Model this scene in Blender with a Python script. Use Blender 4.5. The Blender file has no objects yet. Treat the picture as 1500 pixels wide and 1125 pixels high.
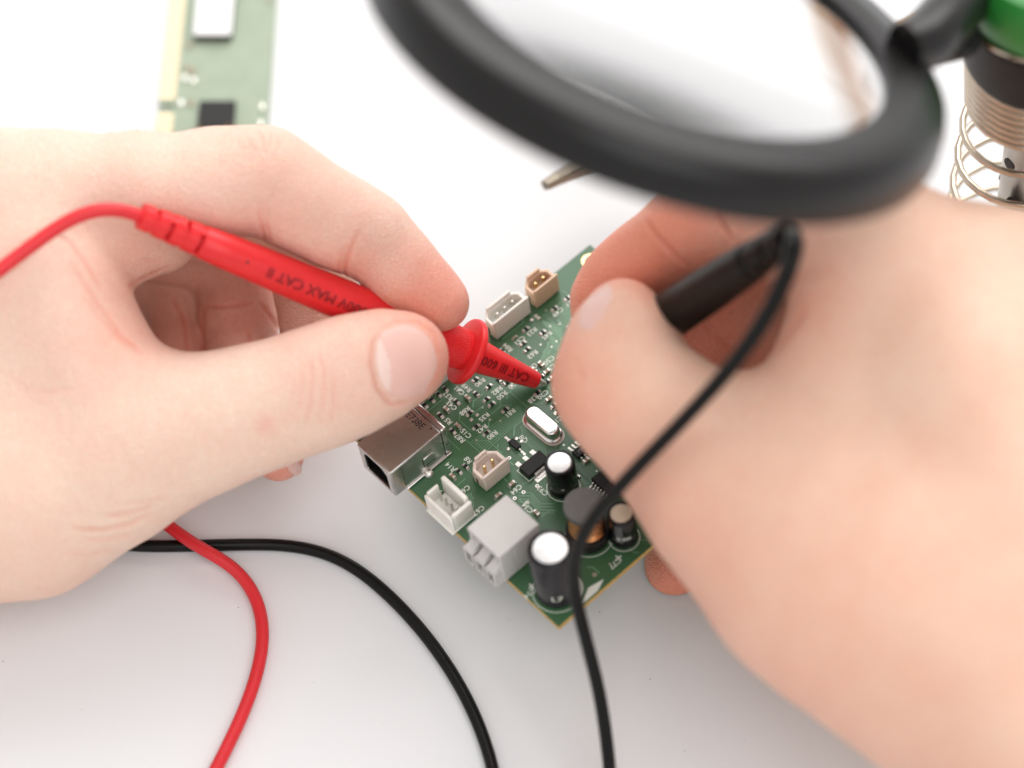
import bpy, bmesh, math, random
import numpy as np
from mathutils import Vector, Matrix
from mathutils.bvhtree import BVHTree

random.seed(7); np.random.seed(7)
scn = bpy.context.scene
COL = scn.collection

# ------------------------------------------------------------------ camera
FPX, CX, CY = 3480.0, 750.0, 562.5            # focal length and centre in photo pixels (1500 x 1125)
TH = math.radians(57.0)                       # the camera looks down by this much
CAM = np.array([-0.01128448, -0.29506454, 0.50229866])
RT = np.array([1.0, 0, 0]); FW = np.array([0, math.cos(TH), -math.sin(TH)]); UP = np.array([0, math.sin(TH), math.cos(TH)])
FOCUS = 0.561
cd = bpy.data.cameras.new('camera'); cam = bpy.data.objects.new('camera', cd); COL.objects.link(cam)
cam.location = CAM; cam.rotation_euler = (math.pi/2 - TH, 0, 0)
cd.sensor_width = 36.0; cd.lens = FPX/1500*36.0; cd.clip_start = 0.01; cd.clip_end = 50
cd.dof.use_dof = True; cd.dof.focus_distance = FOCUS; cd.dof.aperture_fstop = 4.7
scn.camera = cam

# ------------------------------------------------------------------ light
wd = bpy.data.worlds.new('World'); scn.world = wd; wd.use_nodes = True
wd.node_tree.nodes['Background'].inputs[0].default_value = (1.0, 0.985, 0.98, 1)
wd.node_tree.nodes['Background'].inputs[1].default_value = 0.74
def area(name, loc, target, sx, sy, power, color=(1, 1, 1)):
    ld = bpy.data.lights.new(name, 'AREA'); ld.shape = 'RECTANGLE'; ld.size = sx; ld.size_y = sy
    ld.energy = power; ld.color = color
    lo = bpy.data.objects.new(name, ld); COL.objects.link(lo); lo.location = loc
    lo.rotation_euler = (Vector(target)-Vector(loc)).to_track_quat('-Z', 'Y').to_euler()
    return lo
area('window_softbox', (0.55, 1.80, 1.72), (0, 0.0, 0.0), 2.4, 2.1, 62.0, (1.0, 0.985, 0.97))
area('fill_softbox', (0.35, -0.95, 1.65), (0.02, 0, 0.03), 1.4, 1.4, 13.0, (1.0, 0.99, 0.985))
scn.view_settings.view_transform = 'Standard'; scn.view_settings.look = 'None'
scn.view_settings.exposure = 0.15; scn.view_settings.gamma = 1.0
scn.cycles.use_denoising = True
scn.cycles.sample_clamp_indirect = 4.0
scn.cycles.max_bounces = 10
scn.cycles.caustics_refractive = True
scn.cycles.caustics_reflective = False

# ------------------------------------------------------------------ pixel helpers (a pixel gives a direction, the depth is chosen per thing)
def ray(px, py): return RT*((px-CX)/FPX) + UP*((CY-py)/FPX) + FW
def W(px, py, d): return CAM + ray(px, py)*d
def TP(px, py, z=0.0):
    r = ray(px, py); return CAM + r*((z-CAM[2])/r[2])
def projn(P):
    v = P - CAM; d = v @ FW
    return np.stack([CX+FPX*(v @ RT)/d, CY-FPX*(v @ UP)/d, d], -1)

# ------------------------------------------------------------------ materials
MATS = {}
def mat(name, col=(.8, .8, .8), rough=.5, metal=0.0, noise=None, bump=None, coat=0.0, spec=.5, trans=0.0, ior=1.45, emis=None, sss=0.0):
    if name in MATS: return MATS[name]
    m = bpy.data.materials.new(name); m.use_nodes = True; nt = m.node_tree
    b = nt.nodes['Principled BSDF']
    b.inputs['Base Color'].default_value = (*col, 1); b.inputs['Roughness'].default_value = rough
    b.inputs['Metallic'].default_value = metal; b.inputs['Coat Weight'].default_value = coat
    b.inputs['Specular IOR Level'].default_value = spec; b.inputs['Transmission Weight'].default_value = trans
    b.inputs['IOR'].default_value = ior
    if sss: 
        b.inputs['Subsurface Weight'].default_value = sss; b.inputs['Subsurface Radius'].default_value = (1, .8, .6); b.inputs['Subsurface Scale'].default_value = .0012
    tc = nt.nodes.new('ShaderNodeTexCoord')
    if noise:          # (scale, amount): mottling of the base colour
        n = nt.nodes.new('ShaderNodeTexNoise'); n.inputs['Scale'].default_value = noise[0]; n.inputs['Detail'].default_value = 6
        nt.links.new(tc.outputs['Object'], n.inputs['Vector'])
        r = nt.nodes.new('ShaderNodeMixRGB'); r.blend_type = 'MIX'
        lo = [c*(1-noise[1]) for c in col]; hi = [min(1, c*(1+noise[1])) for c in col]
        r.inputs[1].default_value = (*lo, 1); r.inputs[2].default_value = (*hi, 1)
        nt.links.new(n.outputs['Fac'], r.inputs[0]); nt.links.new(r.outputs[0], b.inputs['Base Color'])
        q = nt.nodes.new('ShaderNodeMapRange'); q.inputs['To Min'].default_value = rough*.8; q.inputs['To Max'].default_value = min(1, rough*1.25)
        nt.links.new(n.outputs['Fac'], q.inputs['Value']); nt.links.new(q.outputs[0], b.inputs['Roughness'])
    if bump:           # (scale, distance)
        n = nt.nodes.new('ShaderNodeTexNoise'); n.inputs['Scale'].default_value = bump[0]; n.inputs['Detail'].default_value = 4
        nt.links.new(tc.outputs['Object'], n.inputs['Vector'])
        u = nt.nodes.new('ShaderNodeBump'); u.inputs['Distance'].default_value = bump[1]; u.inputs['Strength'].default_value = .6
        nt.links.new(n.outputs['Fac'], u.inputs['Height']); nt.links.new(u.outputs[0], b.inputs['Normal'])
    MATS[name] = m; return m

M_TABLE = mat('white_table', (.75, .75, .757), .6, noise=(14, .012), bump=(900, .00004), spec=.3)
M_MASK = mat('solder_mask', (.036, .118, .045), .40, noise=(60, .25), bump=(700, .00003), spec=.85)
M_TRACE = mat('masked_copper', (.14, .29, .165), .38, noise=(200, .2), spec=.7)
M_FR4 = mat('board_edge', (.50, .33, .10), .6, noise=(900, .35))
M_SILK = mat('silkscreen', (.78, .80, .72), .6, noise=(3000, .12))
M_TIN = mat('tin', (.72, .69, .64), .40, 1.0, noise=(1500, .15), bump=(1500, .0001))
M_STEEL = mat('steel_shell', (.62, .60, .575), .27, 1.0, noise=(90, .10), bump=(500, .00002))
M_CHROME = mat('bright_can', (.83, .80, .76), .16, 1.0, noise=(300, .06), bump=(1200, .00002))
M_GOLD = mat('gold', (.80, .60, .28), .25, 1.0, noise=(800, .1))
M_BLACK = mat('black_plastic', (.007, .0065, .0065), .42, spec=.35, noise=(900, .3), bump=(2500, .00003))
M_CHIP = mat('chip_epoxy', (.016, .015, .0145), .55, spec=.35, noise=(1500, .3), bump=(3000, .00004))
M_WHITEP = mat('white_nylon', (.83, .81, .75), .45, noise=(300, .05), bump=(900, .00003), sss=.25)
M_BEIGE = mat('beige_nylon', (.72, .52, .37), .45, noise=(300, .06), bump=(900, .00003), sss=.25)
M_PINKB = mat('cream_nylon', (.74, .62, .54), .45, noise=(300, .06), bump=(900, .00003), sss=.25)
M_GREYP = mat('grey_nylon', (.56, .54, .52), .5, noise=(250, .05), bump=(1200, .00003))
M_SLEEVE = mat('cap_sleeve', (.008, .006, .008), .25, noise=(500, .3), spec=.4)
M_ALU = mat('cap_aluminium', (.90, .89, .88), .33, 1.0, noise=(600, .04), bump=(1500, .00003))
M_COPPER = mat('copper_wire', (.75, .34, .14), .28, 1.0, noise=(400, .2))
M_FERR = mat('ferrite', (.14, .135, .13), .7, noise=(700, .22), bump=(1600, .00006))
M_MLCC = mat('ceramic_cap', (.36, .25, .17), .4, noise=(1500, .15))
M_RED = mat('red_plastic', (.72, .022, .026), .34, noise=(350, .10), bump=(1400, .00003), spec=.45, sss=.12)
M_REDD = mat('red_relief_shade', (.30, .006, .010), .45, noise=(900, .1))  # darker than the barrel: shadows of the raised letters put into their red
M_REDC = mat('red_cable', (.66, .022, .030), .42, noise=(200, .10), bump=(900, .00003), sss=.1)
M_BLKP = mat('black_probe', (.004, .0038, .0036), .30, noise=(400, .3), bump=(1200, .00004), spec=.22)
M_BLKC = mat('black_cable', (.004, .0038, .0036), .34, noise=(300, .3), bump=(800, .00003), spec=.25)
M_RIM = mat('lens_rim', (.006, .0052, .005), .30, spec=.42, noise=(120, .15), bump=(500, .00003))
M_GLASS = mat('lens_glass', (1, 1, 1), .0, trans=1.0, ior=1.5)
M_HOLD = mat('holder_black', (.008, .0075, .0075), .45, spec=.3, noise=(200, .2), bump=(900, .00004))
M_GREEN = mat('green_plastic', (.020, .20, .030), .38, noise=(150, .12))
M_SPRING = mat('spring_steel', (.58, .49, .39), .2, 1.0, noise=(500, .1))
M_TUBE = mat('heat_tube', (.55, .52, .48), .3, 1.0, noise=(120, .2), bump=(300, .00005))
M_CLIP = mat('clip_steel', (.33, .28, .22), .35, 1.0, noise=(300, .25), bump=(700, .00005))
M_RAM = mat('memory_green_glare', (.32, .385, .285), .55, noise=(250, .18))  # green made paler: glare over the module is put into the base colour
M_RAMG = mat('memory_contacts', (.82, .66, .44), .45, .2, noise=(300, .08))
M_LABEL = mat('paper_label', (.82, .82, .81), .6, noise=(200, .03))
M_INK = mat('black_ink', (.03, .027, .025), .6)
M_GREYW = mat('pale_housing', (.66, .63, .57), .5, noise=(300, .06))

def skin_material(name, pale, red, dark):
    m = bpy.data.materials.new(name); m.use_nodes = True; nt = m.node_tree; b = nt.nodes['Principled BSDF']
    L = nt.links.new
    tc = nt.nodes.new('ShaderNodeTexCoord'); at = nt.nodes.new('ShaderNodeAttribute'); at.attribute_name = 'flush_shade'
    def noise(scale, detail=4, rough=.55):
        n = nt.nodes.new('ShaderNodeTexNoise'); n.inputs['Scale'].default_value = scale; n.inputs['Detail'].default_value = detail
        n.inputs['Roughness'].default_value = rough; L(tc.outputs['Object'], n.inputs['Vector']); return n
    n1, n2, n3 = noise(70), noise(420, 5), noise(1700, 3)
    # blotchy redness and warm shade = painted flush + noise
    a = nt.nodes.new('ShaderNodeMath'); a.operation = 'MULTIPLY_ADD'; L(n1.outputs['Fac'], a.inputs[0]); a.inputs[1].default_value = .50; a.inputs[2].default_value = -.21
    a2 = nt.nodes.new('ShaderNodeMath'); a2.operation = 'ADD'; L(a.outputs[0], a2.inputs[0]); L(at.outputs['Fac'], a2.inputs[1])
    a3 = nt.nodes.new('ShaderNodeMath'); a3.operation = 'MULTIPLY_ADD'; a3.use_clamp = True; L(n2.outputs['Fac'], a3.inputs[0]); a3.inputs[1].default_value = .22
    L(a2.outputs[0], a3.inputs[2])
    mx = nt.nodes.new('ShaderNodeMixRGB'); mx.inputs[1].default_value = (*pale, 1); mx.inputs[2].default_value = (*red, 1); L(a3.outputs[0], mx.inputs[0])
    m2 = nt.nodes.new('ShaderNodeMixRGB'); m2.blend_type = 'MULTIPLY'; m2.inputs[0].default_value = .30; L(mx.outputs[0], m2.inputs[1])
    cr = nt.nodes.new('ShaderNodeValToRGB'); cr.color_ramp.elements[0].color = (*dark, 1); cr.color_ramp.elements[0].position = .3; cr.color_ramp.elements[1].position = .6
    L(n3.outputs['Fac'], cr.inputs[0]); L(cr.outputs[0], m2.inputs[2])
    b.inputs['Subsurface Weight'].default_value = .28; b.inputs['Subsurface Radius'].default_value = (1.0, .36, .20); b.inputs['Subsurface Scale'].default_value = .0020
    b.inputs['Roughness'].default_value = .45; b.inputs['Specular IOR Level'].default_value = .42
    v = nt.nodes.new('ShaderNodeTexVoronoi'); v.feature = 'DISTANCE_TO_EDGE'; v.inputs['Scale'].default_value = 1050; v.inputs['Randomness'].default_value = 1
    # stretch and warp the cells a little so that they read as skin lines
    wv = nt.nodes.new('ShaderNodeMixRGB'); wv.blend_type = 'ADD'; wv.inputs[0].default_value = .0012
    L(tc.outputs['Object'], wv.inputs[1]); L(n2.outputs['Color'], wv.inputs[2]); L(wv.outputs[0], v.inputs['Vector'])
    s = nt.nodes.new('ShaderNodeMath'); s.operation = 'MINIMUM'; L(v.outputs['Distance'], s.inputs[0]); s.inputs[1].default_value = .22
    rg_ = nt.nodes.new('ShaderNodeMapRange'); rg_.inputs['From Max'].default_value = .12; rg_.inputs['To Min'].default_value = .30; rg_.inputs['To Max'].default_value = 0; L(v.outputs['Distance'], rg_.inputs['Value'])
    m3 = nt.nodes.new('ShaderNodeMixRGB'); m3.blend_type = 'MULTIPLY'; m3.inputs[2].default_value = (.86, .66, .58, 1); L(rg_.outputs[0], m3.inputs[0]); L(m2.outputs[0], m3.inputs[1]); L(m3.outputs[0], b.inputs['Base Color'])
    bu = nt.nodes.new('ShaderNodeBump'); bu.inputs['Strength'].default_value = .85; bu.inputs['Distance'].default_value = .00060; L(s.outputs[0], bu.inputs['Height'])
    b2 = nt.nodes.new('ShaderNodeBump'); b2.inputs['Strength'].default_value = .6; b2.inputs['Distance'].default_value = .00034; L(n2.outputs['Fac'], b2.inputs['Height'])
    L(bu.outputs[0], b2.inputs['Normal']); L(b2.outputs[0], b.inputs['Normal'])
    return m
M_SKIN_A = skin_material('skin', (.83, .65, .53), (.79, .345, .26), (.84, .69, .62))
M_SKIN_B = skin_material('skin_warm', (.83, .61, .47), (.79, .30, .20), (.84, .67, .59))
M_NAIL = mat('nail', (.76, .475, .415), .36, spec=.4, noise=(140, .05), sss=.3)
M_LUN = mat('nail_moon', (.82, .60, .53), .36, spec=.4, sss=.3)
M_HAIR = mat('hair', (.35, .22, .12), .5)

# ------------------------------------------------------------------ mesh builder
class MB:
    def __init__(s): s.v = []; s.f = []; s.m = []; s.sm = []
    def add(s, vs, fs, mi=0, smooth=False):
        o = len(s.v); s.v += [tuple(map(float, p)) for p in vs]
        for f in fs: s.f.append(tuple(i+o for i in f)); s.m.append(mi); s.sm.append(smooth)
        return s
    def box(s, x0, x1, y0, y1, z0, z1, mi=0):
        vs = [(x, y, z) for z in (z0, z1) for y in (y0, y1) for x in (x0, x1)]
        return s.add(vs, [(0, 2, 3, 1), (4, 5, 7, 6), (0, 1, 5, 4), (2, 6, 7, 3), (0, 4, 6, 2), (1, 3, 7, 5)], mi)
    def prism(s, out, z0, z1, mi=0, smooth=False):
        n = len(out); vs = [(x, y, z0) for x, y in out]+[(x, y, z1) for x, y in out]
        s.add(vs, [tuple(range(n-1, -1, -1)), tuple(range(n, 2*n))], mi)
        o = len(s.v)-2*n
        for i in range(n):
            j = (i+1) % n; s.f.append((o+i, o+j, o+n+j, o+n+i)); s.m.append(mi); s.sm.append(smooth)
        return s
    def ringprism(s, out, inn, z0, z1, mi=0):      # a wall between two outlines with as many points each
        n = len(out); vs = []
        for z in (z0, z1): vs += [(x, y, z) for x, y in out]+[(x, y, z) for x, y in inn]
        fs = []
        for i in range(n):
            j = (i+1) % n; a, b, c, d = 0, n, 2*n, 3*n
            fs += [(a+i, a+j, c+j, c+i), (b+j, b+i, d+i, d+j), (c+i, c+j, d+j, d+i), (a+j, a+i, b+i, b+j)]
        return s.add(vs, fs, mi)
    def lathe(s, prof, seg=32, mi=0, c=(0, 0, 0), ax=None, smooth=True, cap0=True, cap1=True, mats=None):
        # prof: (r, z) list along the axis; ax: 3x3 frame (columns x, y, axis)
        A = np.eye(3) if ax is None else ax; c = np.array(c); o = len(s.v); k = len(prof)
        for r, z in prof:
            for i in range(seg):
                t = 2*math.pi*i/seg; s.v.append(tuple(c + A @ np.array([r*math.cos(t), r*math.sin(t), z])))
        for a in range(k-1):
            for i in range(seg):
                j = (i+1) % seg; s.f.append((o+a*seg+i, o+a*seg+j, o+(a+1)*seg+j, o+(a+1)*seg+i))
                s.m.append(mats[a] if mats else mi); s.sm.append(smooth)
        if cap0: s.f.append(tuple(o+i for i in range(seg-1, -1, -1))); s.m.append(mats[0] if mats else mi); s.sm.append(False)
        if cap1: s.f.append(tuple(o+(k-1)*seg+i for i in range(seg))); s.m.append(mats[-1] if mats else mi); s.sm.append(False)
        return s
    def tube(s, pts, rad, seg=12, mi=0, lobe=0.0, ref=(0, 0, 1), cap=True):
        P = np.array(pts, float); n = len(P); T = np.gradient(P, axis=0); T /= np.linalg.norm(T, axis=1)[:, None]
        ref = np.array(ref, float); o = len(s.v); prev = None
        rr = rad if hasattr(rad, '__len__') else [rad]*n
        for i in range(n):
            if prev is None:
                x = np.cross(T[i], ref)
                if np.linalg.norm(x) < 1e-4: x = np.cross(T[i], (1, 0.3, 0))
            else: x = prev - T[i]*(prev @ T[i])
            x /= np.linalg.norm(x); prev = x; y = np.cross(T[i], x)
            for q in range(seg):
                t = 2*math.pi*q/seg; w = rr[i]*(1-lobe*abs(math.sin(t))**3 + lobe*.3*abs(math.cos(t)))
                s.v.append(tuple(P[i] + (x*math.cos(t)+y*math.sin(t))*w))
        for i in range(n-1):
            for q in range(seg):
                p = (q+1) % seg; s.f.append((o+i*seg+q, o+i*seg+p, o+(i+1)*seg+p, o+(i+1)*seg+q)); s.m.append(mi); s.sm.append(True)
        if cap:
            s.f.append(tuple(o+q for q in range(seg-1, -1, -1))); s.m.append(mi); s.sm.append(False)
            s.f.append(tuple(o+(n-1)*seg+q for q in range(seg))); s.m.append(mi); s.sm.append(False)
        return s
    def mesh(s, name, mats):
        me = bpy.data.meshes.new(name); me.from_pydata(s.v, [], s.f)
        for m in (mats if isinstance(mats, (list, tuple)) else [mats]): me.materials.append(m)
        me.polygons.foreach_set('material_index', s.m); me.polygons.foreach_set('use_smooth', s.sm); me.update(); me.set_sharp_from_angle(angle=math.radians(38))
        return me
    def build(s, name, mats, parent=None, bevel=0.0, seg=2):
        return link(name, s.mesh(name, mats), parent, bevel, seg)
def link(name, me, parent=None, bevel=0.0, seg=2):
    o = bpy.data.objects.new(name, me); COL.objects.link(o)
    if parent is not None: o.parent = parent
    if bevel:
        b = o.modifiers.new('bevel', 'BEVEL'); b.width = bevel; b.segments = seg; b.limit_method = 'ANGLE'; b.angle_limit = math.radians(40); b.harden_normals = False
    return o
def tag(o, label, cat, group=None, kind=None):
    if label: o['label'] = label
    if cat: o['category'] = cat
    if group: o['group'] = group
    if kind: o['kind'] = kind
    return o
def empty(name, loc=(0, 0, 0), rot=None):
    o = bpy.data.objects.new(name, None); COL.objects.link(o); o.empty_display_size = .01
    if rot is not None: o.matrix_world = Matrix.Translation(Vector(loc)) @ Matrix(rot).to_4x4()
    else: o.location = loc
    return o
def spline(ctrl, n=12):
    # Catmull-Rom through the control points
    P = np.array(ctrl, float); P = np.vstack([2*P[0]-P[1], P, 2*P[-1]-P[-2]]); out = []
    for i in range(1, len(P)-2):
        a, b, c, d = P[i-1:i+3]
        for t in np.linspace(0, 1, n, endpoint=False):
            out.append(.5*((2*b)+(c-a)*t+(2*a-5*b+4*c-d)*t*t+(3*b-a-3*c+d)*t**3))
    out.append(P[-2]); return np.array(out)
def frame(axis, toward=None):
    z = np.array(axis, float); z /= np.linalg.norm(z)
    t = np.array(toward if toward is not None else (0, 0, 1), float); x = t - z*(t @ z)
    if np.linalg.norm(x) < 1e-6: x = np.array([1., 0, 0]) - z*z[0]
    x /= np.linalg.norm(x); y = np.cross(z, x); return np.stack([x, y, z], 1)

_tc = {}
def text_geo(s, extrude=0.0, res=3):
    key = (s, extrude)
    if key not in _tc:
        cu = bpy.data.curves.new('t', 'FONT'); cu.body = s; cu.size = 1; cu.align_x = 'CENTER'; cu.align_y = 'CENTER'; cu.resolution_u = res
        cu.extrude = extrude; cu.offset = .012 if extrude == 0 else 0; ob = bpy.data.objects.new('t', cu); COL.objects.link(ob)
        dg = bpy.context.evaluated_depsgraph_get(); me = ob.evaluated_get(dg).to_mesh()
        v = np.array([tuple(x.co) for x in me.vertices]); f = [tuple(p.vertices) for p in me.polygons]
        ob.evaluated_get(dg).to_mesh_clear(); bpy.data.objects.remove(ob); bpy.data.curves.remove(cu)
        _tc[key] = (v, f)
    return _tc[key]

# ------------------------------------------------------------------ table
tb = MB(); N = 24; ex = 1.6
tb.add([(-ex, -ex, -.03), (ex, -ex, -.03), (ex, ex, -.03), (-ex, ex, -.03), (-ex, -ex, 0), (ex, -ex, 0), (ex, ex, 0), (-ex, ex, 0)],
       [(3, 2, 1, 0), (4, 5, 6, 7), (0, 1, 5, 4), (1, 2, 6, 5), (2, 3, 7, 6), (3, 0, 4, 7)])
table = tb.build('table_top', M_TABLE); tag(table, 'smooth white table top under everything', 'table', kind='structure')

# ------------------------------------------------------------------ circuit board
BM = np.array([[0.7370538, -0.6678515, -0.1035666], [0.6720126, 0.7405030, 0.0073720], [0.0717680, -0.0750317, 0.9945952]])
BO = np.array([0.00364933, 0.00304884, 0.025]); BW, BH = .03904, .0364
mm = .001
board = empty('circuit_board', BO, BM.tolist())
tag(board, 'green circuit board with metal socket and capacitors, touched by both test probes', 'circuit board')
def bp(px, py, h=0.0):
    r = ray(px, py); n = BM[:, 2]; t = ((BO+n*h-CAM) @ n)/(r @ n); return (BM.T @ (CAM+r*t-BO))[:2]
def bw(u, v, h): return BO + BM @ np.array([u, v, h])

sub = MB()
hole = bp(864, 382); HR = .0011
def circ(c, r, n=16): return [(c[0]+r*math.cos(2*math.pi*i/n), c[1]+r*math.sin(2*math.pi*i/n)) for i in range(n)]
# laminate with a real mounting hole
bm = bmesh.new()
ring = [bm.verts.new((x, y, 0)) for x, y in circ(hole, HR)]
sq = []
n = 16
cs = [(-BW, -BH), (BW, -BH), (BW, BH), (-BW, BH)]
cv = [bm.verts.new((x, y, 0)) for x, y in cs]
e = [bm.edges.new((cv[i], cv[(i+1) % 4])) for i in range(4)] + [bm.edges.new((ring[i], ring[(i+1) % 16])) for i in range(16)]
bmesh.ops.triangle_fill(bm, use_beauty=True, edges=e)
bmesh.ops.delete(bm, geom=[f for f in bm.faces if (f.calc_center_median().xy-Vector(hole)).length < HR*.6], context='FACES_ONLY')
for f in bm.faces:
    if f.normal.z < 0: f.normal_flip()
ext = bmesh.ops.extrude_face_region(bm, geom=list(bm.faces))
bmesh.ops.translate(bm, verts=[v for v in ext['geom'] if isinstance(v, bmesh.types.BMVert)], vec=(0, 0, -.0016))
bm.normal_update(); bmesh.ops.recalc_face_normals(bm, faces=list(bm.faces))
for f in bm.faces: f.material_index = 0 if abs(f.normal.z) > .5 else 1
me = bpy.data.meshes.new('laminate'); bm.to_mesh(me); bm.free(); me.materials.append(M_MASK); me.materials.append(M_FR4)
link('laminate', me, board)
rg = MB(); rg.ringprism(circ(hole, HR*1.9), circ(hole, HR*1.02), .00002, .00006); rg.build('hole_ring', M_GOLD, board)

def strip(mb, pts, w, z=.00003, mi=0):
    P = np.array(pts, float)
    for a, b in zip(P[:-1], P[1:]):
        d = b-a; L = np.linalg.norm(d)
        if L < 1e-7: continue
        d /= L; nrm = np.array([-d[1], d[0]])*w/2; a2 = a-d*w*.3; b2 = b+d*w*.3
        mb.add([(*(a2+nrm), z), (*(a2-nrm), z), (*(b2-nrm), z), (*(b2+nrm), z)], [(0, 1, 2, 3)], mi)
def pl(*pts): return [bp(*q) for q in pts]
tr = MB()
# the bus of fine lines running towards the crystal, then turning
for k in range(8):
    o = k*3.6
    strip(tr, pl((690+o*.75, 648+o*.62), (757+o*.2, 596+o*.75), (762+o*.3, 596+o*.9)), .00018)
for k in range(6):
    o = k*4.0
    strip(tr, pl((762+o*.2, 626+o*.4), (766-o*.1, 622+o), (800+o*.1, 655+o*1.1)), .00018)
for k in range(4):
    o = k*4.5
    strip(tr, pl((760, 722+o), (778, 722+o), (792, 738+o), (812, 738+o)), .0002)
for k in range(5):
    o = k*4
    strip(tr, pl((690-o*.6, 722+o*.2), (694-o*.5, 740+o), (690-o*.3, 756+o*.6)), .0002)
for k in range(7):                # right of the small capacitor
    o = k*5
    strip(tr, pl((836+o*.3, 676+o*.5), (846+o*.4, 690+o*.4), (880+o*.5, 722+o*.3)), .00022)
rs = random.Random(5)
for k in range(16):               # fanned tracks below the connectors
    o = k*4.2
    strip(tr, pl((795+o*.9, 470+o*.25), (806+o*.6, 485+o*.7), (806+o*.45, 500+o*.9), (792+o*.5, 528+o*.6)), rs.choice([.0002, .00032, .00045]))
for k in range(11):
    o = k*5.5
    strip(tr, pl((826-o*.2, 442+o*.6), (838, 455+o*.5), (848, 455+o*.55)), .0003)
for k in range(150):              # everything else on the copper layer
    u, v = rs.uniform(-37, 37)*mm, rs.uniform(-35, 34)*mm
    L = rs.uniform(1.5, 7)*mm; a = rs.choice([0, .5, 1, 1.5])*math.pi/1.0; b = a+rs.choice([-1, 1])*math.pi/4
    p0 = np.array([u, v]); p1 = p0+L*np.array([math.cos(a), math.sin(a)]); p2 = p1+rs.uniform(.8, 3)*mm*np.array([math.cos(b), math.sin(b)])
    if max(abs(p1[0]), abs(p2[0])) < .038 and max(abs(p1[1]), abs(p2[1])) < .0355: strip(tr, [p0, p1, p2], rs.choice([.00015, .0002, .0003]), z=.000022)
tag(tr.build('copper_tracks', M_TRACE, board), None, None, kind='stuff')
# vias with tinned rings
via_px = [(746, 671), (767, 721), (787, 712), (754, 730), (675, 571), (700, 607), (707, 597), (718, 615), (733, 617), (698, 645), (749, 565), (824, 640), (846, 655), (826, 652),
          (850, 640), (874, 690), (838, 468), (820, 475), (806, 478), (800, 455), (845, 478), (842, 490), (829, 497), (815, 500), (808, 508), (792, 505), (824, 515), (818, 524), (740, 540), (747, 550), (760, 550), (871, 842), (893, 826)]
vi = MB(); vh = MB()
for i, (x, y) in enumerate(via_px):
    c = bp(x, y); r = .00048 if i in (0, 1, 2, 3, 31) else .00024
    vi.ringprism(circ(c, r, 12), circ(c, r*.45, 12), .00003, .00008); vh.prism(circ(c, r*.44, 8), .00002, .00005)
tag(vi.build('via_rings', M_SILK if False else M_TIN, board), None, None, kind='stuff')
tag(vh.build('via_holes', M_INK, board), None, None, kind='stuff')

# silkscreen lettering: dir 'u' = upside-down along the long tracks, 'v' = across
def silk(s, px, py, d='u', size=1.45, h=.00006):
    v, f = text_geo(s); c = bp(px, py); S = size*mm*1.25
    R = {'u': np.array([[-1, 0], [0, -1]]), 'v': np.array([[0, -1], [1, 0]]), 'U': np.eye(2), 'V': np.array([[0, 1], [-1, 0]])}[d]
    q = (v[:, :2]*S) @ R.T + c; mb = MB(); mb.add([(x, y, h) for x, y in q], f)
    return mb.build('printed_designator', M_SILK, board)
for s, x, y, d in [('R90', 703, 560, 'u'), ('R49', 684, 568, 'v'), ('C41', 673, 572, 'v'), ('R37', 657, 580, 'v'), ('C43', 662, 594, 'v'), ('R88', 681, 602, 'u'), ('R82', 728, 572, 'u'),
                   ('R50', 735, 579, 'u'), ('R35', 709, 611, 'u'), ('R81', 747, 605, 'u'), ('R42', 706, 628, 'u'), ('R80', 721, 637, 'u'), ('C15', 683, 635, 'v'), ('R87', 674, 642, 'v'), ('R5', 657, 617, 'v'),
                   ('R20', 752, 563, 'u'), ('C20', 795, 578, 'u'), ('R38', 781, 584, 'u'), ('Q8', 767, 643, 'v'), ('R14', 660, 684, 'v'), ('R8', 686, 674, 'v'), ('C61', 680, 718, 'u'), ('C62', 701, 748, 'u'),
                   ('C64', 756, 717, 'u'), ('C93', 795, 719, 'v'), ('C34', 773, 744, 'v'), ('R23', 779, 486, 'u'), ('R45', 801, 491, 'u'), ('C51', 761, 499, 'u'), ('R63', 780, 519, 'u'), ('R84', 744, 509, 'v'),
                   ('C6', 781, 537, 'u'), ('C50', 804, 528, 'u'), ('C5', 808, 538, 'u'), ('C49', 817, 457, 'u'), ('R67', 835, 442, 'u'), ('C7', 818, 545, 'u'), ('C1', 818, 614, 'u'), ('R12', 738, 521, 'v'), ('J4', 640, 720, 'v')]:
    silk(s, x, y, d)
silk('+', 905, 817, 'u', 3.0); silk('C77', 901, 825, 'u', 1.5); silk('+', 778, 858, 'u', 2.6); silk('C14', 776, 869, 'u', 1.5); silk('*', 770, 734, 'u', 2.2)
ol = MB()      # component outlines
def outline(c, hw, hh, w=.00016):
    q = [(c[0]-hw, c[1]-hh), (c[0]+hw, c[1]-hh), (c[0]+hw, c[1]+hh), (c[0]-hw, c[1]+hh), (c[0]-hw, c[1]-hh)]; strip(ol, q, w, .00007)
outline(np.array([-14.4, -1.4])*mm, .0036, .0021)
for (u, v, r) in ((-32.8, -29.3, 5.9), (-13.4, -10.4, 4.0), (-12.8, -30.3, 3.7), (-18.1, -24.2, 5.7)):
    ol.ringprism(circ((u*mm, v*mm), r*mm, 40), circ((u*mm, v*mm), (r-.18)*mm, 40), .00003, .00007)
wedge = [(-32.8*mm + r*math.cos(t)*mm, -29.3*mm + r*math.sin(t)*mm) for r, t in [(5.75, x) for x in np.linspace(-1.35, -.1, 10)]]
ol.add([(x, y, .00006) for x, y in wedge], [tuple(range(len(wedge)))])
P = [(-31.5*mm, -36.0*mm), (-26.5*mm, -36.0*mm), (-23.5*mm, -34.8*mm), (-27.5*mm, -33.9*mm), (-30.0*mm, -35.2*mm)]; ol.add([(x, y, .00006) for x, y in P], [(0, 1, 2, 3, 4)])
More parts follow.
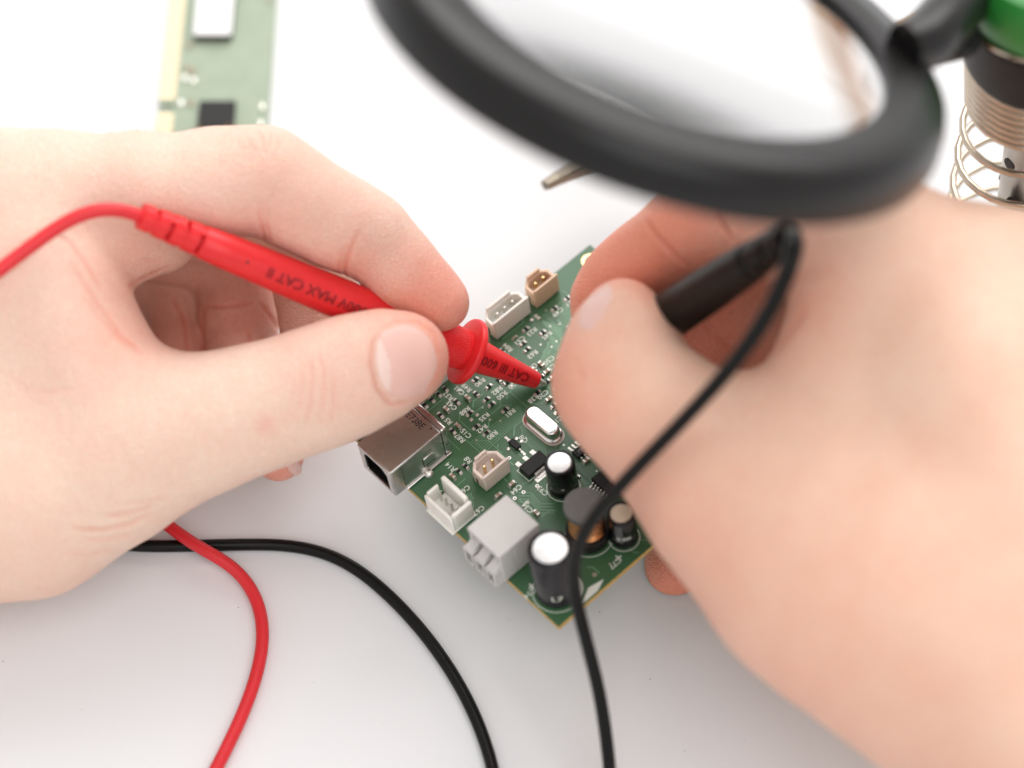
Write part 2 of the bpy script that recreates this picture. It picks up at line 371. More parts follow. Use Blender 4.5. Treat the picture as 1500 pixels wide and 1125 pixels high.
strip(ol, pl((801, 647), (806, 647)), .0002, .00007); strip(ol, pl((809, 647), (814, 647)), .0002, .00007)
for c, d in ((757, 593), (756, 589)), ((756, 603), (752, 607)): pass
ol.build('printed_outlines', M_SILK, board)

# chip components
def chip_mesh(name, L, Wd, H, body, inset=.3):
    mb = MB()
    mb.box(-L*.5-.35*mm, -L*.5+.25*mm, -Wd*.55, Wd*.55, .00002, .00009, 1); mb.box(L*.5-.25*mm, L*.5+.35*mm, -Wd*.55, Wd*.55, .00002, .00009, 1)
    mb.box(-L*inset, L*inset, -Wd/2, Wd/2, .00006, H, 0)
    for s in (-1, 1):
        a, b = (L*inset, L/2) if s > 0 else (-L/2, -L*inset)
        mb.box(a, b, -Wd*.51, Wd*.51, .00005, H*1.04, 1)
        x0 = L/2 if s > 0 else -L/2; x1 = x0+s*.3*mm        # solder fillet
        vs = [(x0, -Wd*.48, .00008), (x0, Wd*.48, .00008), (x0, Wd*.48, H*.7), (x0, -Wd*.48, H*.7), (x1, -Wd*.5, .0001), (x1, Wd*.5, .0001)]
        fs = [(3, 2, 5, 4), (0, 3, 4), (2, 1, 5), (0, 1, 2, 3), (1, 0, 4, 5)]
        if s < 0: fs = [tuple(reversed(f)) for f in fs]
        mb.add(vs, fs, 1)
    return mb.mesh(name, [body, M_TIN])
ME_R = chip_mesh('chip_resistor', 1.55*mm, .82*mm, .50*mm, M_CHIP, .29)
ME_C = chip_mesh('chip_capacitor', 1.6*mm, .85*mm, .85*mm, M_MLCC, .26)
ME_P = MB().box(-.45*mm, .45*mm, -.4*mm, .4*mm, .00002, .00022).mesh('solder_pad', [M_TIN])
ME_S = chip_mesh('chip_small', 1.0*mm, .55*mm, .45*mm, M_MLCC, .28)
def place(me, name, u, v, rot, bevel=.00006):
    o = link(name, me, board, bevel, 1); o.location = (u, v, 0); o.rotation_euler = (0, 0, rot); return o
for x, y, k, d in [(696, 556, 'R', 0), (716, 566, 'R', 0), (698, 577, 'R', 1), (685, 583, 'C', 1), (669, 588, 'R', 1), (654, 600, 'C', 1), (645, 608, 'R', 1), (671, 624, 'C', 1), (663, 631, 'R', 1),
                   (712.5, 585, 'R', 0), (720, 592, 'R', 0), (688, 605, 'R', 0), (740, 600, 'R', 0), (697.6, 625, 'R', 0), (712.5, 634, 'R', 0), (672, 690, 'R', 1), (663, 698, 'C', 1), (682, 683, 'R', 1),
                   (730, 726, 'C', 0), (750, 709, 'C', 0), (786, 752, 'C', 1), (770, 482, 'R', 0), (795, 487, 'R', 0), (754, 494, 'S', 0), (766, 503, 'R', 0), (772, 512, 'R', 0), (736, 514, 'R', 1),
                   (783, 543, 'C', 1), (793, 534, 'C', 1), (801, 545, 'C', 0), (811, 552, 'C', 0), (793, 552, 'R', 0), (801, 559, 'R', 0), (812, 452, 'R', 0), (831, 437, 'R', 0), (804, 585, 'C', 0),
                   (811, 594, 'R', 0), (817, 602, 'R', 0), (859, 675, 'C', 0), (746, 523, 'R', 1), (757, 530, 'R', 1), (731, 556, 'R', 1), (742, 560, 'R', 0), (765, 536, 'R', 1), (774, 541, 'R', 1),
                   (632, 585, 'R', 1), (642, 577, 'R', 1), (652, 569, 'R', 1), (622, 593, 'R', 1), (787, 575, 'R', 0), (838, 690, 'C', 0), (845, 700, 'R', 0), (833, 480, 'S', 1), (842, 470, 'S', 0), (828, 530, 'S', 1)]:
    u, v = bp(x, y, .0003)
    place({'R': ME_R, 'C': ME_C, 'S': ME_S}[k], {'R': 'chip_resistor', 'C': 'chip_capacitor', 'S': 'chip_capacitor'}[k], u, v, d*math.pi/2 + rs.uniform(-.05, .05))
for x, y in [(699, 608), (690.5, 615), (779, 469), (785, 463), (789, 466), (746, 646), (818, 563), (812, 570)]:
    u, v = bp(x, y); place(ME_P, 'solder_pad', u, v, 0, .0001)

# metal socket at the corner: shell with an opening, inner black block, tongue, seams
U0, U1, V0, V1, HH = -42.6*mm, -25.2*mm, 15.6*mm, 27.4*mm, 11.0*mm
usb = empty('square_socket'); usb.parent = board
sh = MB(); t = .35*mm
sh.box(U0, U1-1.9*mm, V0, V1, HH-t, HH)                                   # top plate
sh.box(U0, U1-1.9*mm, V0, V0+t, .6*mm, HH-t); sh.box(U0, U1-1.9*mm, V1-t, V1, .6*mm, HH-t)   # sides
sh.box(U0, U1-1.9*mm, V0+t, V1-t, .6*mm, .6*mm+t)
shell = sh.build('shell', M_STEEL, usb, .00045, 3)
rc = MB(); rc.box(U1-1.82*mm, U1, V0+.08*mm, V1-.08*mm, .3*mm, HH-.05*mm); rc.build('rear_cap', M_STEEL, usb, .0005, 3)
fr = MB()       # front face: a frame with chamfered opening
oo = [(V0+.2*mm, .7*mm), (V1-.2*mm, .7*mm), (V1-.2*mm, HH-.2*mm), (V0+.2*mm, HH-.2*mm)]
def ringyz(mb, out, inn, x0, x1):
    n = len(out); vs = []
    for x in (x0, x1): vs += [(x, a, b) for a, b in out]+[(x, a, b) for a, b in inn]
    fs = []
    for i in range(n):
        j = (i+1) % n; a, b, c, d = 0, n, 2*n, 3*n
        fs += [(a+j, a+i, c+i, c+j), (b+i, b+j, d+j, d+i), (c+j, c+i, d+i, d+j), (a+i, a+j, b+j, b+i)]
    mb.add(vs, fs)
vc, zc = (V0+V1)/2, (HH+.6*mm)/2
outp = [(V0+.1*mm, .7*mm), (V1-.1*mm, .7*mm), (V1-.1*mm, HH*.6), (V1-.1*mm, HH-.1*mm), (V0+.1*mm, HH-.1*mm), (V0+.1*mm, HH*.6)]
innp = [(vc-4.2*mm, zc-3.9*mm), (vc+4.2*mm, zc-3.9*mm), (vc+4.2*mm, zc+2.2*mm), (vc+2.6*mm, zc+3.9*mm), (vc-2.6*mm, zc+3.9*mm), (vc-4.2*mm, zc+2.2*mm)]
ringyz(fr, outp, innp, U0-.35*mm, U0+.4*mm); fr.build('front_frame', M_STEEL, usb, .0002, 2)
bk = MB(); bk.box(U0+8*mm, U0+8.5*mm, V0+.6*mm, V1-.6*mm, 1.2*mm, HH-.7*mm); bk.box(U0+.6*mm, U0+8*mm, V0+.5*mm, V0+1.1*mm, 1.1*mm, HH-.6*mm); bk.box(U0+.6*mm, U0+8*mm, V1-1.1*mm, V1-.5*mm, 1.1*mm, HH-.6*mm)
bk.box(U0+.6*mm, U0+8*mm, V0+1.1*mm, V1-1.1*mm, 1.1*mm, 1.6*mm); bk.build('cavity_lining', M_BLACK, usb)
tg = MB(); tg.box(U0+1.2*mm, U0+8*mm, vc-2.8*mm, vc+2.8*mm, zc-1.4*mm, zc+1.5*mm); tg.build('tongue', M_BLACK, usb, .0003)
ct = MB(); ct.box(U0+1.6*mm, U0+7*mm, vc-1.6*mm, vc-.8*mm, zc+1.5*mm, zc+1.65*mm); ct.box(U0+1.6*mm, U0+7*mm, vc+.8*mm, vc+1.6*mm, zc+1.5*mm, zc+1.65*mm); ct.build('contact', M_TIN, usb)
# spring tab on the visible side and the folds in the sheet
tbm = MB(); y = V0
ux = U0+9.2*mm
tbm.add([(ux, y-.03*mm, 6.2*mm), (ux+3*mm, y-.03*mm, 6.2*mm), (ux+3*mm, y+.5*mm, 3.2*mm), (ux, y+.5*mm, 3.2*mm), (ux, y+.25*mm, 6.2*mm), (ux+3*mm, y+.25*mm, 6.2*mm), (ux+3*mm, y+.8*mm, 3.2*mm), (ux, y+.8*mm, 3.2*mm)],
        [(3, 2, 1, 0), (4, 5, 6, 7), (0, 1, 5, 4), (1, 2, 6, 5), (2, 3, 7, 6), (3, 0, 4, 7)])
sl = MB(); sl.box(ux-.25*mm, ux-.02*mm, y-.04*mm, y+.1*mm, 3.2*mm, 6.4*mm); sl.box(ux-.25*mm, ux+3.2*mm, y-.04*mm, y+.1*mm, 2.95*mm, 3.25*mm); sl.box(ux+.4*mm, ux+2.8*mm, y-.04*mm, y+.1*mm, 7.7*mm, 7.85*mm)
sl.box(U0+3.0*mm, U0+3.12*mm, y-.04*mm, y+.1*mm, 1.2*mm, 9.8*mm); sl.box(U1-1.9*mm, U1-1.83*mm, y-.02*mm, y+.2*mm, 1*mm, HH-.5*mm)
sl.box(U1-1.92*mm, U1-1.8*mm, V0+.3*mm, V1-.3*mm, HH-.3*mm, HH-.06*mm)
for vv in (V0+2.2*mm, V1-2.4*mm): sl.box(U1-3.1*mm, U1-2.5*mm, vv, vv+.35*mm, HH-.1*mm, HH+.02*mm)
sl.box(U1-1.2*mm, U1-.7*mm, y+.05*mm, y+.2*mm, 8.4*mm, 8.6*mm); sl.box(U1-1.2*mm, U1-.7*mm, y+.05*mm, y+.2*mm, 4.3*mm, 4.55*mm)
sl.build('seams', M_INK, usb)
tbm2 = MB(); tbm2.box(ux, ux+3*mm, y-.22*mm, y+.1*mm, 3.5*mm, 6.2*mm); tbm2.build('spring_tab', M_STEEL, usb, .00015)
fl = MB(); fl.box(U0+2.9*mm, U1-.4*mm, V0-.5*mm, V0+.1*mm, .25*mm, .75*mm); fl.build('foot_flange', M_STEEL, usb, .0002)
sb = MB(); prof = [(1.25*mm*math.sin(a), 1.15*mm*math.cos(a)) for a in np.linspace(math.pi/2, .05, 7)]
sb.lathe(prof, 16, 0, (U0+9.4*mm, V0-.6*mm, .0001)); sb.build('solder_blob', M_TIN, usb)
v, f = text_geo('E738E'); S = 2.0*mm*1.25; pr = MB(); R2 = np.array([[0, 1], [-1, 0]])
c = bp(608, 616, HH); pr.add([(x, y, HH+.00002) for x, y in (v[:, :2]*S*np.array([.95, 1])) @ R2.T + c], f); pr.build('stamped_code', M_INK, usb)

# pin headers: an open shroud of walls round upright pins
def shroud(name, c, L, Wd, H, npin, material, rot=0.0, pinmat=M_TIN, cut=.18, front=-1):
    r = empty(name); r.parent = board; r.location = (c[0], c[1], 0); r.rotation_euler = (0, 0, rot)
    t = .85*mm; a, b = L/2, Wd/2; ch = Wd*.30
    if front > 0: sgn = -1
    else: sgn = 1
    out = [(-a, -b), (a, -b), (a, b-ch), (a-ch, b), (-a+ch, b), (-a, b-ch)]
    inn = [(-a+t, -b+t*.8), (a-t, -b+t*.8), (a-t, b-ch-t*.2), (a-ch-t*.3, b-t), (-a+ch+t*.3, b-t), (-a+t, b-ch-t*.2)]
    mb = MB(); mb.ringprism([(x, y*sgn) for x, y in out][::sgn], [(x, y*sgn) for x, y in inn][::sgn], .35*mm, H*.80)
    mb.box(-a+t*.5, a-t*.5, -b+t*.5, b-t*.7, .35*mm, 2.2*mm)
    mb.build('housing', material, r, .00022, 2)
    w = MB(); y0, y1 = (-b, -b+t*.8) if sgn > 0 else (b-t*.8, b)
    w.box(-a, a, min(y0, y1), max(y0, y1), H*.80-.0001, H)              # raised long wall
    w.box(-a+ch*1.2, a-ch*1.2, min(-y0, -y1) if True else 0, max(-y0, -y1), H*.80-.0001, H)
    w.build('wall_crest', material, r, .0002, 2)
    n = MB(); n.box(-a-.02*mm, -a+.1*mm, -.35*mm, .35*mm, .8*mm, H*.45); n.build('key_slot', M_INK, r)
    for i in range(npin):
        x = (i-(npin-1)/2)*2.5*mm; p = MB(); p.box(x-.32*mm, x+.32*mm, -.32*mm, .32*mm, .5*mm, H*.86); p.build('pin', pinmat, r, .00015, 2)
    return r
shroud('pin_header', (20.4*mm, 34.0*mm), 7.8*mm, 5.2*mm, 7.0*mm, 2, M_BEIGE, pinmat=M_GOLD)
shroud('pin_header', (9.1*mm, 34.2*mm), 11.4*mm, 5.2*mm, 7.0*mm, 3, M_WHITEP)
shroud('pin_header', (-2.2*mm, 34.2*mm), 7.6*mm, 5.2*mm, 6.6*mm, 2, M_BEIGE, pinmat=M_GOLD)
shroud('pin_header', (-17.6*mm, 34.2*mm), 15*mm, 5.4*mm, 6.5*mm, 5, M_WHITEP)
shroud('pin_header', (-23.1*mm, 4.4*mm), 7.8*mm, 6.0*mm, 6.2*mm, 2, M_PINKB, pinmat=M_GOLD)
# low white header with side slots by the board edge
r = empty('slotted_header'); r.parent = board; r.location = (-36.3*mm, 3.6*mm, 0)
mb = MB(); a, b, H = 3.3*mm, 4.9*mm, 7.2*mm; t = .8*mm
mb.box(-a, -a+t, -b, b, .3*mm, H*.78); mb.box(a-t*1.5, a, -b+1.2*mm, b, .3*mm, H); mb.box(-a+t, a, -b, -b+t*1.4, .3*mm, H*.86); mb.box(-a+t, a-2.4*mm, b-t, b, .3*mm, H*.86)
mb.box(-a+t, a-t*1.5, -b+t*1.4, b-t, .3*mm, 1.8*mm); mb.build('housing', M_WHITEP, r, .0004, 3)
for i in range(4):
    p = MB(); y = (-2.9+i*1.95)*mm; p.box(-.25*mm, .25*mm, y-.25*mm, y+.25*mm, 1.2*mm, 5.4*mm); p.build('pin', M_TIN, r, .0001)
bs = MB(); bs.box(-a-.7*mm, a+.3*mm, -b-.3*mm, b-.5*mm, .02*mm, .45*mm); bs.build('base_plate', M_WHITEP, r, .0002)

# grey power connector
r = empty('power_connector'); r.parent = board
mb = MB(); mb.box(-40.2*mm, -28.0*mm, -19.6*mm, -8.5*mm, 10.6*mm, 12.2*mm); mb.build('cover', M_GREYP, r, .00025, 2)
mb = MB(); mb.box(-36.0*mm, -28.1*mm, -19.5*mm, -8.6*mm, .3*mm, 10.6*mm); mb.box(-40.0*mm, -36*mm, -19.5*mm, -18.5*mm, .4*mm, 10.6*mm); mb.box(-40.0*mm, -36*mm, -9.6*mm, -8.6*mm, 5*mm, 10.6*mm); mb.build('body', M_GREYP, r, .0002, 2)
for k in range(3):
    y0 = (-19.2+k*3.75)*mm; y1 = y0+3.2*mm
    c_ = MB(); x0, x1 = -42.4*mm, -36.1*mm; w_ = .55*mm
    c_.box(x0, x1, y0, y0+w_, .3*mm, 6.2*mm); c_.box(x0, x1, y1-w_, y1, .3*mm, 6.2*mm); c_.box(x0, x1, y0+w_, y1-w_, .3*mm, 1.0*mm); c_.box(x0, x1, y0+w_, y1-w_, 5.5*mm, 6.2*mm)
    c_.build('cell', M_GREYP, r, .00015, 2)
    l_ = MB(); l_.add([(x0+.3*mm, y0+.3*mm, 6.25*mm), (x0+.3*mm, y1-.3*mm, 6.25*mm), (x1, y1-.3*mm, 9.6*mm), (x1, y0+.3*mm, 9.6*mm), (x0+.3*mm, y0+.3*mm, 5.8*mm), (x0+.3*mm, y1-.3*mm, 5.8*mm), (x1, y1-.3*mm, 5.8*mm), (x1, y0+.3*mm, 5.8*mm)],
                      [(3, 2, 1, 0), (4, 5, 6, 7), (0, 1, 5, 4), (1, 2, 6, 5), (2, 3, 7, 6), (3, 0, 4, 7)]); l_.build('latch_rib', M_GREYP, r, .00015, 1)

# electrolytic capacitors
def capacitor(u, v, rad, H, label_s=None, name='electrolytic_capacitor', tan=False, stripe=2.2):
    r = empty(name); r.parent = board; r.location = (u*mm, v*mm, 0)
    R_, h = rad*mm, H*mm
    mb = MB(); mb.lathe([(R_*.93, .15*mm), (R_*.99, .5*mm), (R_, .9*mm), (R_, 1.7*mm), (R_*.93, 2.1*mm), (R_*.93, 2.5*mm), (R_, 2.9*mm), (R_, h-.7*mm), (R_*.985, h-.25*mm), (R_*.92, h), (R_*.78, h+.02*mm), (R_*.76, h-.2*mm)], 48, cap1=False)
    mb.build('sleeve', M_SLEEVE, r)
    tp = MB(); tp.lathe([(R_*.77, h-.25*mm), (R_*.76, h-.12*mm), (R_*.70, h-.08*mm), (.01*mm, h-.06*mm)], 48); tp.build('can_top', M_ALU if not tan else mat('tan_can', (.80, .70, .55), .4, .6, noise=(600, .1)), r)
    gr = MB()
    for k in range(3):
        a = k*2*math.pi/3+.5; d = np.array([math.cos(a), math.sin(a)]); n_ = np.array([-d[1], d[0]])*.12*mm; e_ = d*R_*.66
        gr.add([(*n_, h-.055*mm), (*(-n_), h-.055*mm), (*(e_-n_), h-.072*mm), (*(e_+n_), h-.072*mm)], [(0, 1, 2, 3)])
    if rad > 4: gr.build('vent_score', mat('score', (.55, .54, .53), .4, 1.0), r)
    st = MB(); vs = []; fs = []                      # grey polarity stripe wrapped on the sleeve
    for i in range(7):
        a = stripe+(i-3)*.09
        for z in (3.0*mm, h-.9*mm): vs.append(((R_+.02*mm)*math.cos(a), (R_+.02*mm)*math.sin(a), z))
    for i in range(6): fs.append((2*i, 2*i+2, 2*i+3, 2*i+1))
    st.add(vs, fs, 0, True); st.build('polarity_stripe', mat('stripe', (.11, .105, .11), .3), r)
    if label_s:
        v2, f2 = text_geo(label_s); S = R_*.55; a0 = label_s and -2.25
        q = [((R_+.03*mm)*math.cos(a0+x*S/R_), (R_+.03*mm)*math.sin(a0+x*S/R_), 4.6*mm+yy*S) for x, yy, _ in v2]
        mb = MB(); mb.add(q, f2, 0, False); mb.build('printed_value', M_SILK, r)
    return r
capacitor(-32.8, -29.3, 5.05, 19.3, 'L7', stripe=1.2)
capacitor(-13.4, -10.4, 3.55, 11.2, 'v', stripe=.9)
capacitor(-12.8, -30.3, 3.2, 11.2, '8 0X', tan=True, stripe=-2.6)

# drum inductor with copper winding
r = empty('drum_inductor'); r.parent = board; r.location = (-18.1*mm, -24.0*mm, 0)
mb = MB(); mb.lathe([(4.7*mm, 12.2*mm), (4.75*mm, 12.5*mm), (4.75*mm, 13.7*mm), (4.5*mm, 14.0*mm), (.01*mm, 14.03*mm)], 40); mb.lathe([(2.2*mm, 3*mm), (2.2*mm, 12.3*mm)], 24)
mb.build('drum_top', M_FERR, r)
mb = MB(); mb.lathe([(5.0*mm, .2*mm), (5.15*mm, .6*mm), (5.15*mm, 3.2*mm), (4.9*mm, 3.6*mm), (2.0*mm, 3.62*mm)], 40); mb.build('drum_base', M_BLACK, r)
pts = []
for k in range(26*24):
    a = 2*math.pi*k/24; pts.append((4.15*mm*math.cos(a), 4.15*mm*math.sin(a), 3.85*mm+k/24*.318*mm))
mb = MB(); mb.tube(pts, .19*mm, 6); mb.build('copper_winding', M_COPPER, r)
mb = MB(); mb.lathe([(4.0*mm, 3.7*mm), (4.0*mm, 12.1*mm)], 32); mb.build('winding_core', M_COPPER, r)
sh_ = MB(); vs = []; fs = []
for i in range(9):
    a = .1+i*.26
    for z in (3.7*mm, 12.3*mm): vs.append((4.62*mm*math.cos(a), 4.62*mm*math.sin(a), z))
for i in range(8): fs.append((2*i, 2*i+2, 2*i+3, 2*i+1))
sh_.add(vs, fs, 0, True)
for k in range(3): sh_.box((-.35+k*.0)*mm, .0*mm, -4.9*mm, -4.6*mm, 11.2*mm, 12.6*mm)
sh_.build('sleeve_remnant', M_SLEEVE, r)

# quartz crystal can
r = empty('quartz_crystal'); r.parent = board; r.location = (-5.6*mm, 5.0*mm, 0); r.rotation_euler = (0, 0, math.pi/2+.02)
def stad(L, Wd, n=10):
    o = []; R_ = Wd/2; a = L/2-R_
    for i in range(n+1): t = -math.pi/2+math.pi*i/n; o.append((a+R_*math.cos(t), R_*math.sin(t)))
    for i in range(n+1): t = math.pi/2+math.pi*i/n; o.append((-a+R_*math.cos(t), R_*math.sin(t)))
    return o
def loft(mb, rings, mi=0):
    n = len(rings[0][0]); o = len(mb.v)
    for out, z in rings: mb.v += [(x, y, z) for x, y in out]
    for k in range(len(rings)-1):
        for i in range(n):
            j = (i+1) % n; mb.f.append((o+k*n+i, o+k*n+j, o+(k+1)*n+j, o+(k+1)*n+i)); mb.m.append(mi); mb.sm.append(True)
    mb.f.append(tuple(o+(len(rings)-1)*n+i for i in range(n))); mb.m.append(mi); mb.sm.append(False)
mb = MB(); loft(mb, [(stad(10.3*mm, 3.9*mm), .7*mm), (stad(10.2*mm, 3.8*mm), 2.9*mm), (stad(10.0*mm, 3.6*mm), 3.25*mm), (stad(9.6*mm, 3.2*mm), 3.42*mm), (stad(9.0*mm, 2.7*mm), 3.45*mm)]); mb.build('can', M_CHROME, r)
mb = MB(); loft(mb, [(stad(11.0*mm, 4.6*mm), .25*mm), (stad(11.3*mm, 4.85*mm), .45*mm), (stad(11.2*mm, 4.8*mm), .8*mm), (stad(10.3*mm, 3.95*mm), .95*mm)]); mb.build('base_rim', M_CHROME, r)
mb = MB(); loft(mb, [(stad(12.3*mm, 5.5*mm), .02*mm), (stad(12.2*mm, 5.4*mm), .2*mm)]); mb.build('insulator', M_PINKB, r)
v, f = text_geo('S24.576'); mb = MB(); S = 1.5*mm; mb.add([(-x, -y, 3.462*mm) for x, y in v[:, :2]*S], f); mb.build('stamped_code', mat('etch', (.62, .59, .56), .4, 1.0), r)

# black packages with legs
def package(name, c, L, Wd, H, legs, rot=0.0, legw=.5, code=None):
    r = empty(name); r.parent = board; r.location = (c[0], c[1], 0); r.rotation_euler = (0, 0, rot)
    mb = MB(); mb.box(-L/2, L/2, -Wd/2, Wd/2, .12*mm, H); mb.build('body', M_CHIP, r, .0001, 1)
    for x, side, w in legs:
        g = MB(); y0 = side*Wd/2
        for (ya, yb, za, zb) in ((y0, y0+side*.5*mm, H*.42, H*.55), (y0+side*.42*mm, y0+side*.6*mm, .1*mm, H*.5), (y0+side*.45*mm, y0+side*1.5*mm, .03*mm, .22*mm)):
            g.box(x-w/2, x+w/2, min(ya, yb), max(ya, yb), za, zb)
        g.box(x-w*.75, x+w*.75, min(y0+side*.6*mm, y0+side*2.1*mm), max(y0+side*.6*mm, y0+side*2.1*mm), .02*mm, .08*mm)
        g.build('leg', M_TIN, r, .00005, 1)
    if code:
        v, f = text_geo(code); S = Wd*.5; q = MB(); q.add([(-x, -y, H+.00002) for x, y in v[:, :2]*S], f); q.build('printed_code', mat('grey_ink', (.25, .24, .23), .6), r)
    return r
package('voltage_regulator', (-14.3*mm, -1.4*mm), 6.6*mm, 3.5*mm, 1.7*mm, [(-2.3*mm, 1, .75*mm), (0, 1, .75*mm), (2.3*mm, 1, .75*mm), (-.2*mm, -1, 3.1*mm)])
package('transistor', (-13.7*mm, 6.2*mm), 1.5*mm, 3.0*mm, 1.1*mm, [(0, 1, .45*mm), (0, -1, .45*mm)], rot=0)
for x, y in ((764, 647), (757, 643), (745, 658)):
    u, v_ = bp(x, y); place(ME_P, 'solder_pad', u, v_, .3, .0001)
package('small_chip', (-3.6*mm, -6.4*mm), 4.6*mm, 2.2*mm, 1.2*mm, [(x*1.0*mm, s, .4*mm) for x in (-1.6, -.5, .6, 1.7) for s in (1, -1)], code='A82U')
package('driver_chip', (-4.6*mm, -17.6*mm), 7.2*mm, 6.4*mm, 1.5*mm, [(x*.9*mm, s, .35*mm) for x in (-3, -2, -1, 0, 1, 2, 3) for s in (1, -1)], rot=math.pi/2)
package('main_chip', (20*mm, 2*mm), 14*mm, 14*mm, 1.5*mm, [(x*.9*mm, s, .35*mm) for x in range(-6, 7) for s in (1, -1)])
# pale flat-cable connectors partly hidden by the hand
r = empty('flat_cable_connector'); r.parent = board; r.location = (2.6*mm, -5.0*mm, 0)
mb = MB(); mb.box(-3.0*mm, 3.4*mm, -4.6*mm, 6.2*mm, .2*mm, 2.6*mm); mb.build('housing', M_GREYW, r, .0003); mb = MB(); mb.box(-3.4*mm, -2.9*mm, -4.0*mm, 5.6*mm, .4*mm, 1.4*mm); mb.build('latch_bar', M_BLACK, r, .0001)
r = empty('flat_cable_connector'); r.parent = board; r.location = (34.2*mm, -17.2*mm, 0)
mb = MB(); mb.box(-4.6*mm, 3.8*mm, -1.0*mm, 1.3*mm, .2*mm, 1.5*mm); mb.build('housing', mat('dull_housing', (.34, .33, .29), .5, noise=(300, .1)), r, .0003)
for k in range(8):
    g = MB(); x = (-4.2+k*1.05)*mm; g.box(x-.22*mm, x+.22*mm, -2.0*mm, -1.0*mm, .05*mm, .7*mm); g.build('leg', M_TIN, r, .00008, 1)

# ------------------------------------------------------------------ test probes
def axial_text(mb, s, size, c0, A, rad_at, s_mid, th0, flip=-1, ext=.12, width=None):
    # lettering raised on a round body: x runs along the axis (flip: towards the tail), y round it
    v, f = text_geo(s, ext, 2)
    b = bmesh.new(); vs = [b.verts.new(p) for p in v]
    for q in f:
        try: b.faces.new([vs[i] for i in q])
        except ValueError: pass
    bmesh.ops.triangulate(b, faces=list(b.faces))
    for _ in range(2):
        ed = [e for e in b.edges if e.calc_length() > .16]
        if ed: bmesh.ops.subdivide_edges(b, edges=ed, cuts=1)
    bmesh.ops.triangulate(b, faces=list(b.faces)); b.verts.index_update()
    wx = np.ptp(v[:, 0]); S = size; sx = S if width is None else width/wx
    out = []
    for q in b.verts:
        ax = s_mid + flip*q.co.x*sx; r = rad_at(ax); a = th0 + q.co.y*S/r; rr = r + (q.co.z*S if q.co.z > 0 else -.0003)
        out.append(c0 + A @ np.array([rr*math.cos(a), rr*math.sin(a), ax]))
    mb.add(out, [tuple(x.index for x in fc.verts) for fc in b.faces]); b.free()

